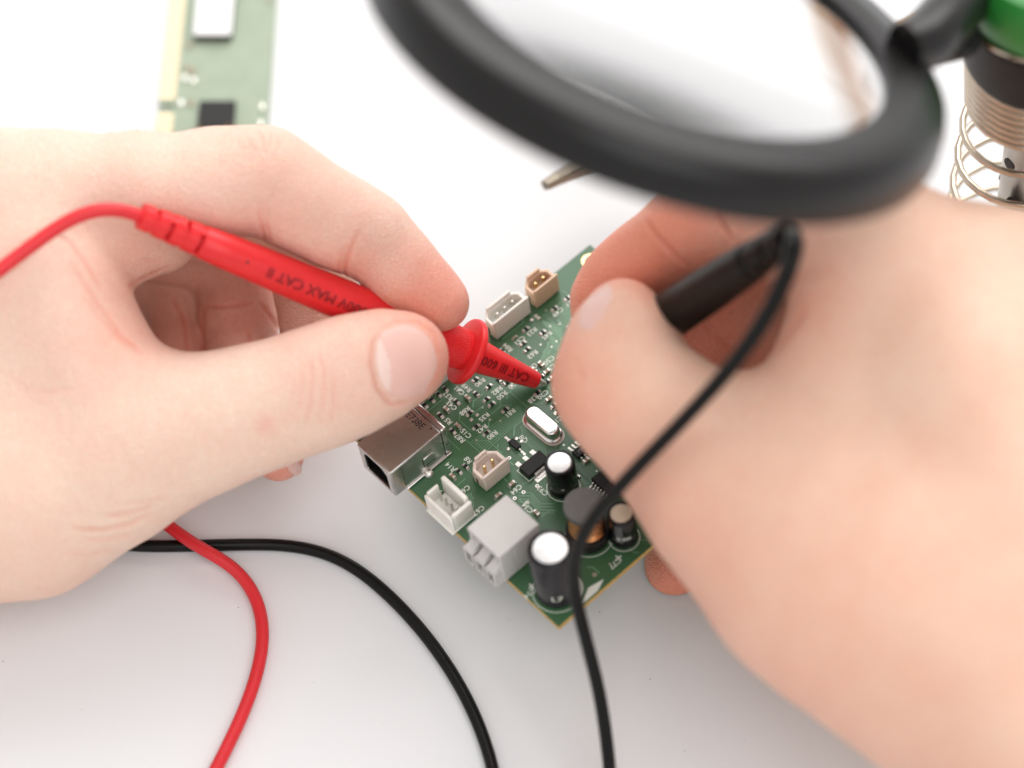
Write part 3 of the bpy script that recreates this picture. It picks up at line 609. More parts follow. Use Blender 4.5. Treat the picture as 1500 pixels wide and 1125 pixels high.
def test_probe(name, tail, tip, body, relief, scale=1.0, lettering=True):
    tail, tip = np.array(tail), np.array(tip); L = np.linalg.norm(tip-tail)
    mid = (tail+tip)/2; A = frame(tip-tail, CAM-mid); root = empty(name, tail)
    def loc(mb): mb.v = [tuple(np.array(p)-tail) for p in mb.v]; return mb
    k = scale
    # axial stations as fractions of the length, taken from the photograph
    st = lambda x: x*L
    gripP = [(3.1, .135), (3.75, .142), (4.1, .20), (4.55, .36), (4.8, .50), (4.8, .60), (4.6, .66), (4.75, .70), (4.95, .74), (4.75, .782)]
    prof = [(r*mm*k, st(z)) for r, z in gripP]
    mb = MB(); mb.lathe(prof, 48, 0, tail, A); loc(mb).build('barrel', body, root)
    # cross-hatched finger grip, raised
    def rad_at(z):
        zs = [p[1] for p in prof]; rs_ = [p[0] for p in prof]; return float(np.interp(z, zs, rs_))
    hb = MB(); g0, g1 = st(.600), st(.772); nu, nv = 26, 40
    for i in range(nu):
        for j in range(nv):
            a = 2*math.pi*(j+.5*(i % 2))/nv; z = g0+(g1-g0)*(i+.5)/nu; r = rad_at(z); dz = (g1-g0)/nu*.52; da = math.pi/nv*1.02
            base = [(a-da, z), (a, z-dz), (a+da, z), (a, z+dz)]
            o = len(hb.v)
            for (aa, zz), rr in [(q, r+.00001) for q in base]: hb.v.append(tuple(tail + A @ np.array([rr*math.cos(aa), rr*math.sin(aa), zz])))
            for (aa, zz) in base: 
                a2, z2 = a+(aa-a)*.55, z+(zz-z)*.55; rr = r+.00013
                hb.v.append(tuple(tail + A @ np.array([rr*math.cos(a2), rr*math.sin(a2), z2])))
            for f in ((4, 5, 6, 7), (0, 1, 5, 4), (1, 2, 6, 5), (2, 3, 7, 6), (3, 0, 4, 7)): hb.f.append(tuple(o+x for x in f)); hb.m.append(0); hb.sm.append(False)
    tag(loc(hb).build('grip_texture', body, root), None, None, kind='stuff')
    # finger guard: a flared collar
    fp = [(4.4, .778), (7.3, .7785), (8.0, .7825), (8.2, .788), (8.05, .795), (7.3, .7995), (4.2, .800)]
    mb = MB(); mb.lathe([(r*mm*k, st(z)) for r, z in fp], 64, 0, tail, A); loc(mb).build('finger_guard', body, root)
    cp = [(4.15, .796), (4.0, .82), (2.1, .966), (1.95, .972), (1.5, .9735)]
    mb = MB(); mb.lathe([(r*mm*k, st(z)) for r, z in cp], 40, 0, tail, A); loc(mb).build('nose_cone', body, root)
    mb = MB(); mb.lathe([(1.0*mm, st(.965)), (1.0*mm, st(.982)), (.75*mm, st(.987)), (.7*mm, st(.993)), (.12*mm, st(1.0))], 20, 0, tail, A); loc(mb).build('metal_tip', M_TIN, root)
    # strain relief: rings joined by bridges, with open slots between
    core = MB(); core.lathe([(1.75*mm*k, st(.012)), (2.0*mm*k, st(.14))], 24, 0, tail, A); loc(core).build('relief_core', relief, root)
    rl = MB(); z = 0.0; nr = 4; step = .135/nr
    for i in range(nr):
        r0 = 3.0*mm*k+i*.17*mm; r1 = r0+.12*mm; za, zb = st(z+.0), st(z+step*.70)
        rl.lathe([(1.9*mm*k, za), (r0, za), (r1, zb), (1.9*mm*k, zb)], 40, 0, tail, A, cap0=True, cap1=True)
        for q in (0, 1):                        # bridges alternate by a quarter turn
            a = (i % 2)*math.pi/2+q*math.pi+.5; h = .62; vs = []
            for zz in (zb-.1*mm, st(z+step)+.1*mm):
                for aa in (a-h, a-h/3, a+h/3, a+h):
                    for rr in (1.9*mm*k, r1-.05*mm): vs.append(tail + A @ np.array([rr*math.cos(aa), rr*math.sin(aa), zz]))
            fs = []
            for s in range(3):
                b_ = 2*s; t_ = 8+2*s
                fs += [(b_+1, b_+3, t_+3, t_+1), (b_+2, b_, t_, t_+2)]
            fs += [(0, 1, 9, 8), (7, 6, 14, 15)]
            rl.add(vs, fs)
        z += step
    loc(rl).build('strain_relief', body, root, .00012, 1)
    dt = MB(); ax_ = A @ np.array([math.cos(.10), math.sin(.10), 0]); dt.lathe([(.35*mm, 0), (.35*mm, .06*mm)], 12, 0, tail+A[:, 2]*st(.235)+ax_*(rad_at(st(.235))-.00002), frame(ax_)); loc(dt).build('mould_dot', M_INK, root)
    if lettering:
        tx = MB(); axial_text(tx, '1000V MAX CAT II', 3.4*mm, tail, A, rad_at, st(.408), .12, width=26.5*mm); loc(tx).build('raised_lettering', M_REDD, root)
        cr = lambda z: float(np.interp(z, [st(c[1]) for c in cp], [c[0]*mm*k for c in cp]))
        tx = MB(); axial_text(tx, 'CAT III 600V', 3.2*mm, tail, A, cr, st(.869), .08, width=15.5*mm); loc(tx).build('cone_lettering', M_REDD, root)
    return root, tail, A, L
RT_TAIL, RT_TIP = W(206, 316, .522), bw(.0031, .0131, .0004)
red, rtail, RA, RL = test_probe('test_probe', RT_TAIL, RT_TIP, M_RED, M_REDC)
tag(red, 'red test probe with raised lettering, pinched between finger and thumb', 'test probe')
print('red probe length', RL)
BT_TAIL, BT_TIP = W(1156, 347, .480), bw(.0080, .0104, .0004)
blk, btail, BA, BL = test_probe('test_probe', BT_TAIL, BT_TIP, M_BLKP, M_BLKC, 1.14, False)
tag(blk, 'black test probe gripped in the hand under the magnifier', 'test probe')
print('black probe length', BL)

def cable(root, pts, rad, material, n=10, lobe=.02, swell=0.0):
    P = spline(pts, n); seg_ = np.r_[0, np.cumsum(np.linalg.norm(np.diff(P, axis=0), axis=1))]; q_ = np.linspace(0, seg_[-1], int(seg_[-1]/.0011))
    P = np.stack([np.interp(q_, seg_, P[:, i]) for i in range(3)], 1)
    for _ in range(26): P[1:-1] = P[1:-1]*.5+.25*(P[2:]+P[:-2])
    dist_ = np.r_[0, np.cumsum(np.linalg.norm(np.diff(P, axis=0), axis=1))]
    mb = MB(); mb.tube(P, rad*(1+swell*np.exp(-(dist_/.035)**2)), 20, lobe=lobe); o = np.array(root.matrix_basis.translation)
    mb.v = [tuple(np.array(p)-o) for p in mb.v]; return mb.build('cable', material, root)
def tz(px, py, z=.0017): return TP(px, py, z)
cable(red, [rtail+RA[:, 2]*.006, rtail, W(172, 304, .519), W(140, 306, .518), W(100, 322, .518), W(50, 357, .517), W(0, 395, .516), W(-70, 445, .513), W(-190, 500, .515), W(-330, 470, .53),
            W(-420, 380, .56), tz(-400, 290, .03), tz(-300, 260, .006), tz(-150, 330), tz(0, 470), tz(110, 620), tz(180, 710), tz(236, 762, .0032), tz(290, 801, .0050), tz(345, 832, .0030), tz(377, 878), tz(386, 930), tz(377, 985), tz(356, 1045), tz(320, 1120), tz(285, 1190), tz(240, 1320), tz(150, 1600), tz(-50, 1900), tz(-300, 2100)],
      1.55*mm, M_REDC)
cable(blk, [btail+BA[:, 2]*.006, btail+BA[:, 2]*.0005, btail-BA[:, 2]*.0025+FW*.0005, W(1168, 350, .4745), W(1160, 382, .4735), W(1136, 440, .478), W(1098, 503, .4805), W(1043, 570, .484), W(985, 632, .4885), W(925, 694, .494), W(872, 755, .500), W(843, 808, .506),
            W(840, 860, .512), W(858, 935, .516), W(877, 1010, .520), W(888, 1080, .523), W(895, 1160, .526), W(890, 1260, .530), tz(855, 1360, .006), tz(795, 1380), tz(750, 1300), tz(735, 1200), tz(722, 1125), tz(704, 1068), tz(678, 1012), tz(642, 955), tz(600, 903), tz(545, 850), tz(490, 815), tz(425, 799), tz(340, 798), tz(250, 800),
            tz(165, 796), tz(60, 760), tz(-120, 690), tz(-350, 640), tz(-650, 640)], 1.5*mm, M_BLKC, swell=.35)

# ------------------------------------------------------------------ hands: volumes sculpted as a smooth distance field
class Field:
    def __init__(s, lo, hi, h):
        s.h = h; s.lo = np.array(lo); n = np.ceil((np.array(hi)-s.lo)/h).astype(int)+1
        s.ax = [(s.lo[i]+h*np.arange(n[i])).astype(np.float32) for i in range(3)]; s.n = n
        s.F = np.full(n, .05, np.float32)
    def sub(s, lo, hi):
        a = [max(0, int((lo[i]-s.lo[i])/s.h)) for i in range(3)]; b = [min(s.n[i], int((hi[i]-s.lo[i])/s.h)+2) for i in range(3)]
        return tuple(slice(a[i], max(a[i], b[i])) for i in range(3))
    def new(s):
        f = Field.__new__(Field); f.h, f.lo, f.ax, f.n = s.h, s.lo, s.ax, s.n; f.F = np.full(s.n, .05, np.float32); return f
    @staticmethod
    def smin(a, b, k):
        if k <= 0: return np.minimum(a, b)
        h = np.maximum(k-np.abs(a-b), 0)/k; return np.minimum(a, b)-h*h*(k*.25)
    def cone(s, a, ra, b, rb, k=.003, flat=None, carve=False):
        a = np.array(a, np.float32); b = np.array(b, np.float32); m = max(ra, rb)*1.5+k+.012
        sl = s.sub(np.minimum(a, b)-m, np.maximum(a, b)+m)
        x, y, z = s.ax[0][sl[0]][:, None, None], s.ax[1][sl[1]][None, :, None], s.ax[2][sl[2]][None, None, :]
        d = b-a; dd = float(d @ d)+1e-12
        t = np.clip(((x-a[0])*d[0]+(y-a[1])*d[1]+(z-a[2])*d[2])/dd, 0, 1)
        qx, qy, qz = x-a[0]-t*d[0], y-a[1]-t*d[1], z-a[2]-t*d[2]
        if flat is not None:           # (direction, factor): thinner (factor > 1) along the direction
            n, fac = flat; n = np.array(n, np.float32); n /= np.linalg.norm(n); q = (qx*n[0]+qy*n[1]+qz*n[2])*(fac-1)
            qx, qy, qz = qx+q*n[0], qy+q*n[1], qz+q*n[2]
        dist = np.sqrt(qx*qx+qy*qy+qz*qz)-(ra+t*(rb-ra))
        if carve: s.F[sl] = -Field.smin(-s.F[sl], dist, k)
        else: s.F[sl] = Field.smin(s.F[sl], dist, k)
        return s
    def chain(s, pts, k=.004, flat=None):
        for (p, r), (q, r2) in zip(pts[:-1], pts[1:]): s.cone(p, r, q, r2, k, flat)
        return s
    def merge(s, o, k): s.F = Field.smin(s.F, o.F, k); return s
    def mesh(s):
        F = s.F; S = F < 0; n = F.shape
        c = [F[i:n[0]-1+i, j:n[1]-1+j, k:n[2]-1+k] for i in (0, 1) for j in (0, 1) for k in (0, 1)]
        cnt = np.zeros(c[0].shape, np.int8)
        for q in c: cnt += (q < 0)
        act = (cnt > 0) & (cnt < 8); idx = np.argwhere(act); vid = np.full(act.shape, -1, np.int32); vid[act] = np.arange(len(idx))
        vals = np.stack([q[act] for q in c], 1); off = np.array([(i, j, k) for i in (0, 1) for j in (0, 1) for k in (0, 1)], float)
        pos = np.zeros((len(idx), 3)); num = np.zeros(len(idx))
        for a in range(8):
            for b in range(a+1, 8):
                if np.abs(off[a]-off[b]).sum() != 1: continue
                m = (vals[:, a] < 0) != (vals[:, b] < 0); t = vals[m, a]/(vals[m, a]-vals[m, b]); pos[m] += off[a]+t[:, None]*(off[b]-off[a]); num[m] += 1
        V = s.lo+s.h*(idx+pos/num[:, None]); faces = []
        for ax in range(3):
            o1, o2 = [(1, 2), (2, 0), (0, 1)][ax]
            sl0 = [slice(None)]*3; sl1 = [slice(None)]*3; sl0[ax] = slice(0, -1); sl1[ax] = slice(1, None)
            for q in (o1, o2): sl0[q] = slice(1, -1); sl1[q] = slice(1, -1)
            A, B = S[tuple(sl0)], S[tuple(sl1)]
            for flip, M_ in ((False, A & ~B), (True, ~A & B)):
                e = np.argwhere(M_)
                if not len(e): continue
                e[:, o1] += 1; e[:, o2] += 1
                def cell(d1, d2):
                    g = e.copy(); g[:, o1] -= d1; g[:, o2] -= d2; return vid[g[:, 0], g[:, 1], g[:, 2]]
                q = np.stack([cell(0, 0), cell(1, 0), cell(1, 1), cell(0, 1)], 1)
                faces.append(q[:, ::-1] if flip else q)
        Fq = np.vstack(faces); Fq = Fq[(Fq >= 0).all(1)]
        return V, Fq
def vnormals(V, Q):
    n = np.cross(V[Q[:, 2]]-V[Q[:, 0]], V[Q[:, 3]]-V[Q[:, 1]]); N_ = np.zeros_like(V)
    for i in range(4): np.add.at(N_, Q[:, i], n)
    return N_/np.maximum(np.linalg.norm(N_, axis=1), 1e-12)[:, None]
def smooth(V, Q, it=2, lam=.5):
    E_ = np.vstack([Q[:, [i, (i+1) % 4]] for i in range(4)]); E_ = np.vstack([E_, E_[:, ::-1]]); deg = np.bincount(E_[:, 0], minlength=len(V))[:, None]
    for _ in range(it):
        acc = np.zeros_like(V); np.add.at(acc, E_[:, 0], V[E_[:, 1]]); V = V+(acc/np.maximum(deg, 1)-V)*lam
    return V
def polydist(pp, poly):
    P = np.array(poly, float); best = np.full(len(pp), 1e9); par = np.zeros(len(pp))
    for i in range(len(P)-1):
        a, b = P[i], P[i+1]; d = b-a; t = np.clip(((pp-a) @ d)/(d @ d), 0, 1); r = np.linalg.norm(pp-a-t[:, None]*d, axis=1)
        m = r < best; best[m] = r[m]; par[m] = (i+t[m])/(len(P)-1)
    return best, par
def finish_hand(name, fld, material, creases, flush_shade, smooth_it=3, tint=.42):
    V, Q = fld.mesh(); V = smooth(V, Q, smooth_it); Nn = vnormals(V, Q)
    view = CAM-V; view /= np.linalg.norm(view, axis=1)[:, None]; facing = np.clip(((Nn*view).sum(1))*3+.5, 0, 1)
    pp = projn(V); fl = np.zeros(len(V)); disp = np.zeros(len(V))
    for c in creases:
        poly, w, dep = c[:3]; dlim = c[3] if len(c) > 3 else (0, 9)
        m = np.where((pp[:, 2] > dlim[0]) & (pp[:, 2] < dlim[1]))[0]
        d, par = polydist(pp[m, :2], poly); taper = np.clip((np.minimum(par, 1-par) if len(c) < 5 else 1-par)*(5 if len(c) < 5 else 1.6), .0, 1)**.6
        g = np.exp(-(d/w)**2)*taper*facing[m]
        disp[m] -= 1.45*dep*mm*(g - .35*np.exp(-(d/(2.6*w))**2)*taper*facing[m]); fl[m] += tint*g*min(1, dep*3)
    for (P, rad, amt) in flush_shade:
        d = np.linalg.norm(V-np.array(P), axis=1); fl += amt*np.exp(-(d/rad)**2)
    V = V+Nn*disp[:, None]
    me = bpy.data.meshes.new(name); me.vertices.add(len(V)); me.vertices.foreach_set('co', V.astype(np.float32).ravel())
    me.loops.add(len(Q)*4); me.loops.foreach_set('vertex_index', Q.astype(np.int32).ravel())
    me.polygons.add(len(Q)); me.polygons.foreach_set('loop_start', np.arange(len(Q), dtype=np.int32)*4)
    me.polygons.foreach_set('use_smooth', np.ones(len(Q), bool)); me.update(calc_edges=True)
    at = me.attributes.new('flush_shade', 'FLOAT', 'POINT'); at.data.foreach_set('value', np.clip(fl, -.4, 1).astype(np.float32))
    me.materials.append(material)
    o = link(name, me); print(name, len(V), 'verts'); 
    return o, BVHTree.FromPolygons(V.tolist(), Q.tolist()), V
def rp(r): return r*mm

# --- hand holding the red probe
GH = .00062
def left_hand():
    lo = np.array([-.235, -.095, .0]); hi = np.array([-.008, .085, .100])
    f = Field(lo, hi, GH)
    J = lambda x, y, d: W(x, y, d)
    idx = f.new().chain([(J(90, 283, .542), rp(12.6)), (J(200, 272, .541), rp(11.4)), (J(320, 264, .5405), rp(11.1)), (J(388, 264, .5405), rp(11.3)), (J(440, 292, .543), rp(10.0)), (J(500, 324, .546), rp(9.5)), (J(543, 348, .548), rp(8.9)), (J(590, 392, .550), rp(7.6)), (J(632, 430, .551), rp(6.0)), (J(652, 446, .551), rp(5.0))], .005)
    idx.cone(J(590, 412, .549), rp(6.4), J(640, 444, .550), rp(5.0), .005)       # finger pad
    idx.cone(J(440, 312, .540), rp(7.5), J(480, 336, .542), rp(7.0), .006)       # flesh of the middle segment
    idx.cone(J(230, 288, .538), rp(8.5), J(320, 286, .538), rp(8.3), .006)
    mid = f.new().chain([(J(100, 310, .566), rp(11)), (J(300, 320, .574), rp(10)), (J(462, 356, .577), rp(9.8)), (J(462, 425, .578), rp(9.4)), (J(470, 490, .577), rp(9.0)), (J(490, 565, .570), rp(7.4)), (J(503, 613, .566), rp(6.0))], .004)
    rin = f.new().chain([(J(110, 340, .584), rp(11)), (J(250, 355, .592), rp(9.6)), (J(345, 390, .594), rp(9.4)), (J(350, 460, .592), rp(9.2)), (J(358, 530, .586), rp(8.6)), (J(380, 615, .576), rp(7.2)), (J(408, 668, .570), rp(6.1))], .004)
    pin = f.new().chain([(J(110, 380, .598), rp(10)), (J(200, 405, .602), rp(8.4)), (J(258, 440, .600), rp(7.8)), (J(262, 520, .593), rp(7.2)), (J(280, 580, .585), rp(6.2))], .004)
    vw = -FW
    th = f.new().chain([(J(40, 728, .541), rp(21.5)), (J(160, 676, .538), rp(18.2)), (J(262, 632, .5365), rp(15.3)), (J(330, 611, .536), rp(13.7)), (J(400, 590, .5365), rp(12.8)), (J(475, 565, .537), rp(12.6)), (J(528, 544, .5375), rp(11.7)), (J(575, 527, .539), rp(10.0)), (J(598, 521, .540), rp(7.8))], .006, (vw, 1.10))
    th.cone(J(588, 527, .542), rp(8.8), J(520, 550, .542), rp(10.2), .005)        # thumb pad
    palm = f.new()
    palm.chain([(J(90, 285, .542), rp(12.8)), (J(0, 302, .545), rp(15)), (J(-90, 350, .548), rp(18)), (J(-260, 520, .556), rp(22)), (J(-420, 700, .553), rp(25)), (J(-760, 800, .54), rp(27))], .012)
    palm.chain([(J(100, 310, .566), rp(12)), (J(-80, 420, .566), rp(18)), (J(-280, 580, .566), rp(22))], .012)
    palm.chain([(J(110, 340, .584), rp(12)), (J(-60, 450, .578), rp(17)), (J(-280, 620, .570), rp(20))], .012)
    palm.chain([(J(110, 390, .596), rp(11)), (J(-20, 520, .584), rp(16)), (J(-260, 660, .566), rp(20))], .012)
    palm.chain([(J(40, 728, .541), rp(21.5)), (J(-120, 730, .544), rp(24)), (J(-420, 735, .546), rp(26)), (J(-760, 830, .536), rp(28))], .012)
    # web between thumb and index
    palm.chain([(J(40, 330, .540), rp(13)), (J(64, 400, .538), rp(13.5)), (J(98, 480, .537), rp(13.5)), (J(150, 575, .537), rp(13.5)), (J(200, 625, .5365), rp(14.5))], .010)
    palm.cone(J(-60, 430, .545), rp(21), J(-40, 640, .543), rp(23), .012)
    A_ = f.new().merge(palm, 0).merge(idx, .007); B_ = f.new().merge(palm, 0).merge(th, .008)
    f.merge(A_, 0); f.merge(B_, .0008)
    g = f.new(); g.merge(pin, 0); g.merge(rin, .0012); g.merge(mid, .0012)
    f.merge(g, .004)
    # flesh at the base of the index finger, inside the hollow
    f.cone(J(170, 352, .548), rp(11.5), J(232, 345, .548), rp(9.0), .006)
    # soft tissue bulge beside the probe on the thumb
    cr = [
        ([(388, 352), (383, 330), (379, 300)], 3.4, .42, (0, .56), 1), ([(396, 352), (391, 326), (391, 305)], 2.8, .28, (0, .56), 1),
        ([(503, 402), (509, 378), (518, 354), (532, 332)], 3.8, .48, (0, .565), 1), ([(494, 398), (500, 374), (508, 355)], 3.0, .25, (0, .565), 1),
        ([(362, 196), (367, 212), (378, 224)], 2.4, .22), ([(378, 190), (386, 206), (385, 222)], 2.4, .25), ([(398, 192), (396, 208), (388, 226)], 2.2, .22), ([(344, 198), (352, 212), (366, 220)], 2.2, .16), ([(410, 200), (407, 214), (400, 232)], 2.2, .15),
        ([(452, 520), (458, 550), (456, 590), (446, 630)], 3.0, .20), ([(466, 510), (474, 545), (474, 590), (466, 625)], 2.8, .22), ([(440, 535), (444, 565), (440, 600)], 2.6, .16), ([(482, 530), (490, 560), (488, 600), (484, 620)], 2.8, .18), ([(428, 548), (430, 575), (426, 598)], 2.6, .12),
        ([(105, 775), (150, 776), (190, 768), (222, 752)], 3.0, .42), ([(120, 790), (160, 790), (196, 782)], 2.6, .22), ([(150, 756), (190, 752), (230, 738)], 2.8, .34), ([(180, 738), (215, 735), (245, 726)], 2.6, .2), ([(90, 808), (130, 812), (170, 803)], 2.6, .15),
        ([(60, 336), (100, 352), (128, 388), (150, 425)], 3.0, .35), ([(100, 380), (140, 440), (178, 492), (212, 520)], 3.2, .3), ([(120, 430), (150, 470), (190, 512)], 2.6, .22), ([(130, 340), (122, 318), (118, 300)], 3, .2),
        ([(297, 450), (297, 490), (298, 530)], 3.0, .35, (.56, 1)), ([(296, 448), (330, 449), (372, 443)], 2.8, .4, (.56, 1)), ([(250, 430), (270, 470), (276, 520)], 3, .4, (.56, 1)), ([(362, 480), (366, 500), (366, 520)], 2.6, .5, (.56, 1)), ([(380, 442), (400, 470), (414, 492)], 3, .5, (.56, 1)), ([(410, 425), (450, 430), (490, 428)], 3, .4, (.56, 1)),
        ([(158, 418), (172, 428), (200, 412), (252, 388)], 2.6, .3, (.535, 1)), ([(205, 380), (225, 384), (245, 372)], 2.4, .15),
        ([(20, 560), (60, 575), (110, 570)], 4, .10), ([(270, 600), (300, 640), (310, 690)], 4, .08), ([(170, 640), (190, 670), (195, 710)], 4, .08),
        ([(556, 482), (545, 505), (543, 535), (552, 570), (572, 592), (600, 590)], 3.0, .50), ([(556, 482), (580, 470), (610, 470), (636, 488), (644, 520)], 2.6, .25),
    ]
    fl = [(W(660, 455, .548), .014, .62), (W(620, 430, .546), .014, .35), (W(600, 530, .53), .013, .28), (W(640, 540, .536), .008, .45), (W(400, 690, .566), .012, .85), (W(500, 640, .565), .012, .85), (W(470, 560, .525), .012, .14), (W(388, 625, .522), .0022, .55), (W(398, 622, .522), .0013, .35),
          (W(160, 560, .522), .014, .10), (W(340, 600, .522), .016, -.06), (W(470, 330, .535), .016, .22), (W(520, 380, .54), .010, .25), (W(380, 320, .53), .010, .25), (W(180, 480, .53), .012, .28), (W(330, 460, .585), .03, .35), (W(420, 430, .575), .02, .35), (W(230, 440, .58), .02, .3), (W(390, 205, .53), .010, .22), (W(220, 370, .54), .012, .22), (W(30, 880, .54), .02, .2), (W(200, 300, .53), .02, .08)]
    return finish_hand('hand', f, M_SKIN_A, cr, fl)
lh, lh_bvh, lhV = left_hand()
tag(lh, 'pale bare hand pinching the red probe between index finger and thumb', 'hand')

# --- hand holding the black probe, nearer to the lens
def right_hand():
    lo = np.array([-.010, -.150, .0]); hi = np.array([.172, .080, .150])
    f = Field(lo, hi, GH*1.15)
    J = lambda x, y, d: W(x, y, d)
    idx = f.new().chain([(J(1290, 380, .505), rp(15)), (J(1170, 338, .520), rp(11.5)), (J(1060, 330, .530), rp(10.4)), (J(1000, 345, .536), rp(9.4)), (J(945, 385, .542), rp(8.8)), (J(908, 415, .545), rp(8.2)), (J(886, 445, .546), rp(6.9)), (J(878, 470, .546), rp(5.6))], .005)
    mid = f.new().chain([(J(1310, 430, .530), rp(13)), (J(1180, 410, .548), rp(11)), (J(1080, 430, .556), rp(10)), (J(1030, 480, .560), rp(9)), (J(990, 540, .560), rp(8)), (J(975, 580, .556), rp(6.5))], .004)
    rin = f.new().chain([(J(1320, 520, .552), rp(12)), (J(1190, 560, .575), rp(9.5)), (J(1100, 660, .580), rp(8.6)), (J(1030, 760, .576), rp(8.2)), (J(996, 815, .571), rp(7.6)), (J(986, 838, .569), rp(6.4))], .004)
    pin = f.new().chain([(J(1330, 620, .556), rp(12)), (J(1240, 700, .574), rp(9)), (J(1150, 790, .570), rp(8)), (J(1090, 850, .560), rp(7))], .004)
    th = f.new().chain([(J(1180, 780, .500), rp(22)), (J(1066, 705, .508), rp(19.5)), (J(996, 640, .514), rp(15.8)), (J(935, 588, .518), rp(14.2)), (J(906, 558, .520), rp(13.2)), (J(908, 515, .523), rp(10.6)), (J(912, 478, .526), rp(8.9)), (J(914, 452, .528), rp(5.6))], .006)
    th.cone(J(932, 500, .527), rp(8.0), J(940, 530, .524), rp(9.0), .005)
    palm = f.new()
    palm.chain([(J(1290, 380, .505), rp(15)), (J(1420, 560, .500), rp(22)), (J(1560, 850, .485), rp(26)), (J(1640, 1120, .468), rp(27))], .014)
    palm.chain([(J(1310, 430, .530), rp(14)), (J(1440, 640, .515), rp(22)), (J(1560, 900, .495), rp(24))], .014)
    palm.chain([(J(1330, 560, .548), rp(15)), (J(1420, 740, .530), rp(20)), (J(1530, 960, .500), rp(23))], .014)
    palm.chain([(J(1150, 770, .502), rp(20.5)), (J(1192, 825, .500), rp(20.8)), (J(1290, 868, .496), rp(25.5)), (J(1455, 972, .488), rp(27)), (J(1605, 1120, .476), rp(28)), (J(1740, 1300, .460), rp(28))], .014)
    palm.chain([(J(1180, 645, .508), rp(11)), (J(1225, 560, .507), rp(12)), (J(1262, 460, .506), rp(14))], .010)        # web
    palm.cone(J(1290, 640, .505), rp(19), J(1350, 800, .500), rp(24), .014)
    palm.chain([(J(1320, 398, .512), rp(15)), (J(1440, 445, .510), rp(18)), (J(1580, 500, .505), rp(22)), (J(1660, 700, .495), rp(24))], .012)
    palm.cone(J(1480, 600, .500), rp(22), J(1600, 900, .485), rp(26), .014)
    palm.cone(J(1120, 645, .510), rp(9.5), J(1190, 660, .508), rp(12), .010)
    mid.cone(J(1190, 420, .548), rp(12), J(1150, 540, .563), rp(12.5), .006)
    A_ = f.new().merge(palm, 0).merge(idx, .008); B_ = f.new().merge(palm, 0).merge(th, .009)
    f.merge(A_, 0); f.merge(B_, .0008)
    g = f.new(); g.merge(pin, 0); g.merge(rin, .0012); g.merge(mid, .0012); f.merge(g, .004)
    cr = [([(945, 322), (962, 345), (985, 370), (1005, 392)], 4, .8), ([(1047, 300), (1056, 325), (1072, 352)], 4, .9), ([(1018, 462), (1050, 492), (1085, 520)], 4, .6, (.54, 1)),
          ([(1150, 420), (1190, 400), (1230, 395)], 7, .3), ([(1130, 520), (1160, 480), (1180, 450)], 7, .35), ([(840, 520), (850, 545), (856, 570)], 4, .2),
          ([(838, 545), (860, 552), (885, 550)], 5, .10), ([(842, 575), (868, 580), (900, 572)], 5, .08)]
    fl = [(W(880, 650, .505), .022, .10), (W(950, 760, .50), .026, .13), (W(1040, 880, .495), .03, .14), (W(1180, 960, .485), .034, .12), (W(1290, 1070, .475), .034, .08), (W(870, 420, .54), .016, .75), (W(960, 330, .53), .018, .55), (W(1060, 320, .525), .016, .40), (W(985, 850, .565), .014, .95), (W(1040, 500, .55), .02, .9), (W(1110, 540, .52), .010, .45), (W(840, 560, .515), .013, .45), (W(900, 680, .505), .02, .10), (W(1170, 470, .50), .014, .35), (W(950, 560, .51), .012, -.12), (W(1200, 340, .51), .02, .25)]  # leading entries put the warm shading of the hand's lower-left side into the colour
    return finish_hand('hand', f, M_SKIN_B, cr, fl, tint=.15)
rh, rh_bvh, rhV = right_hand()
tag(rh, 'bare hand gripping the black probe and holding up the circuit board', 'hand')

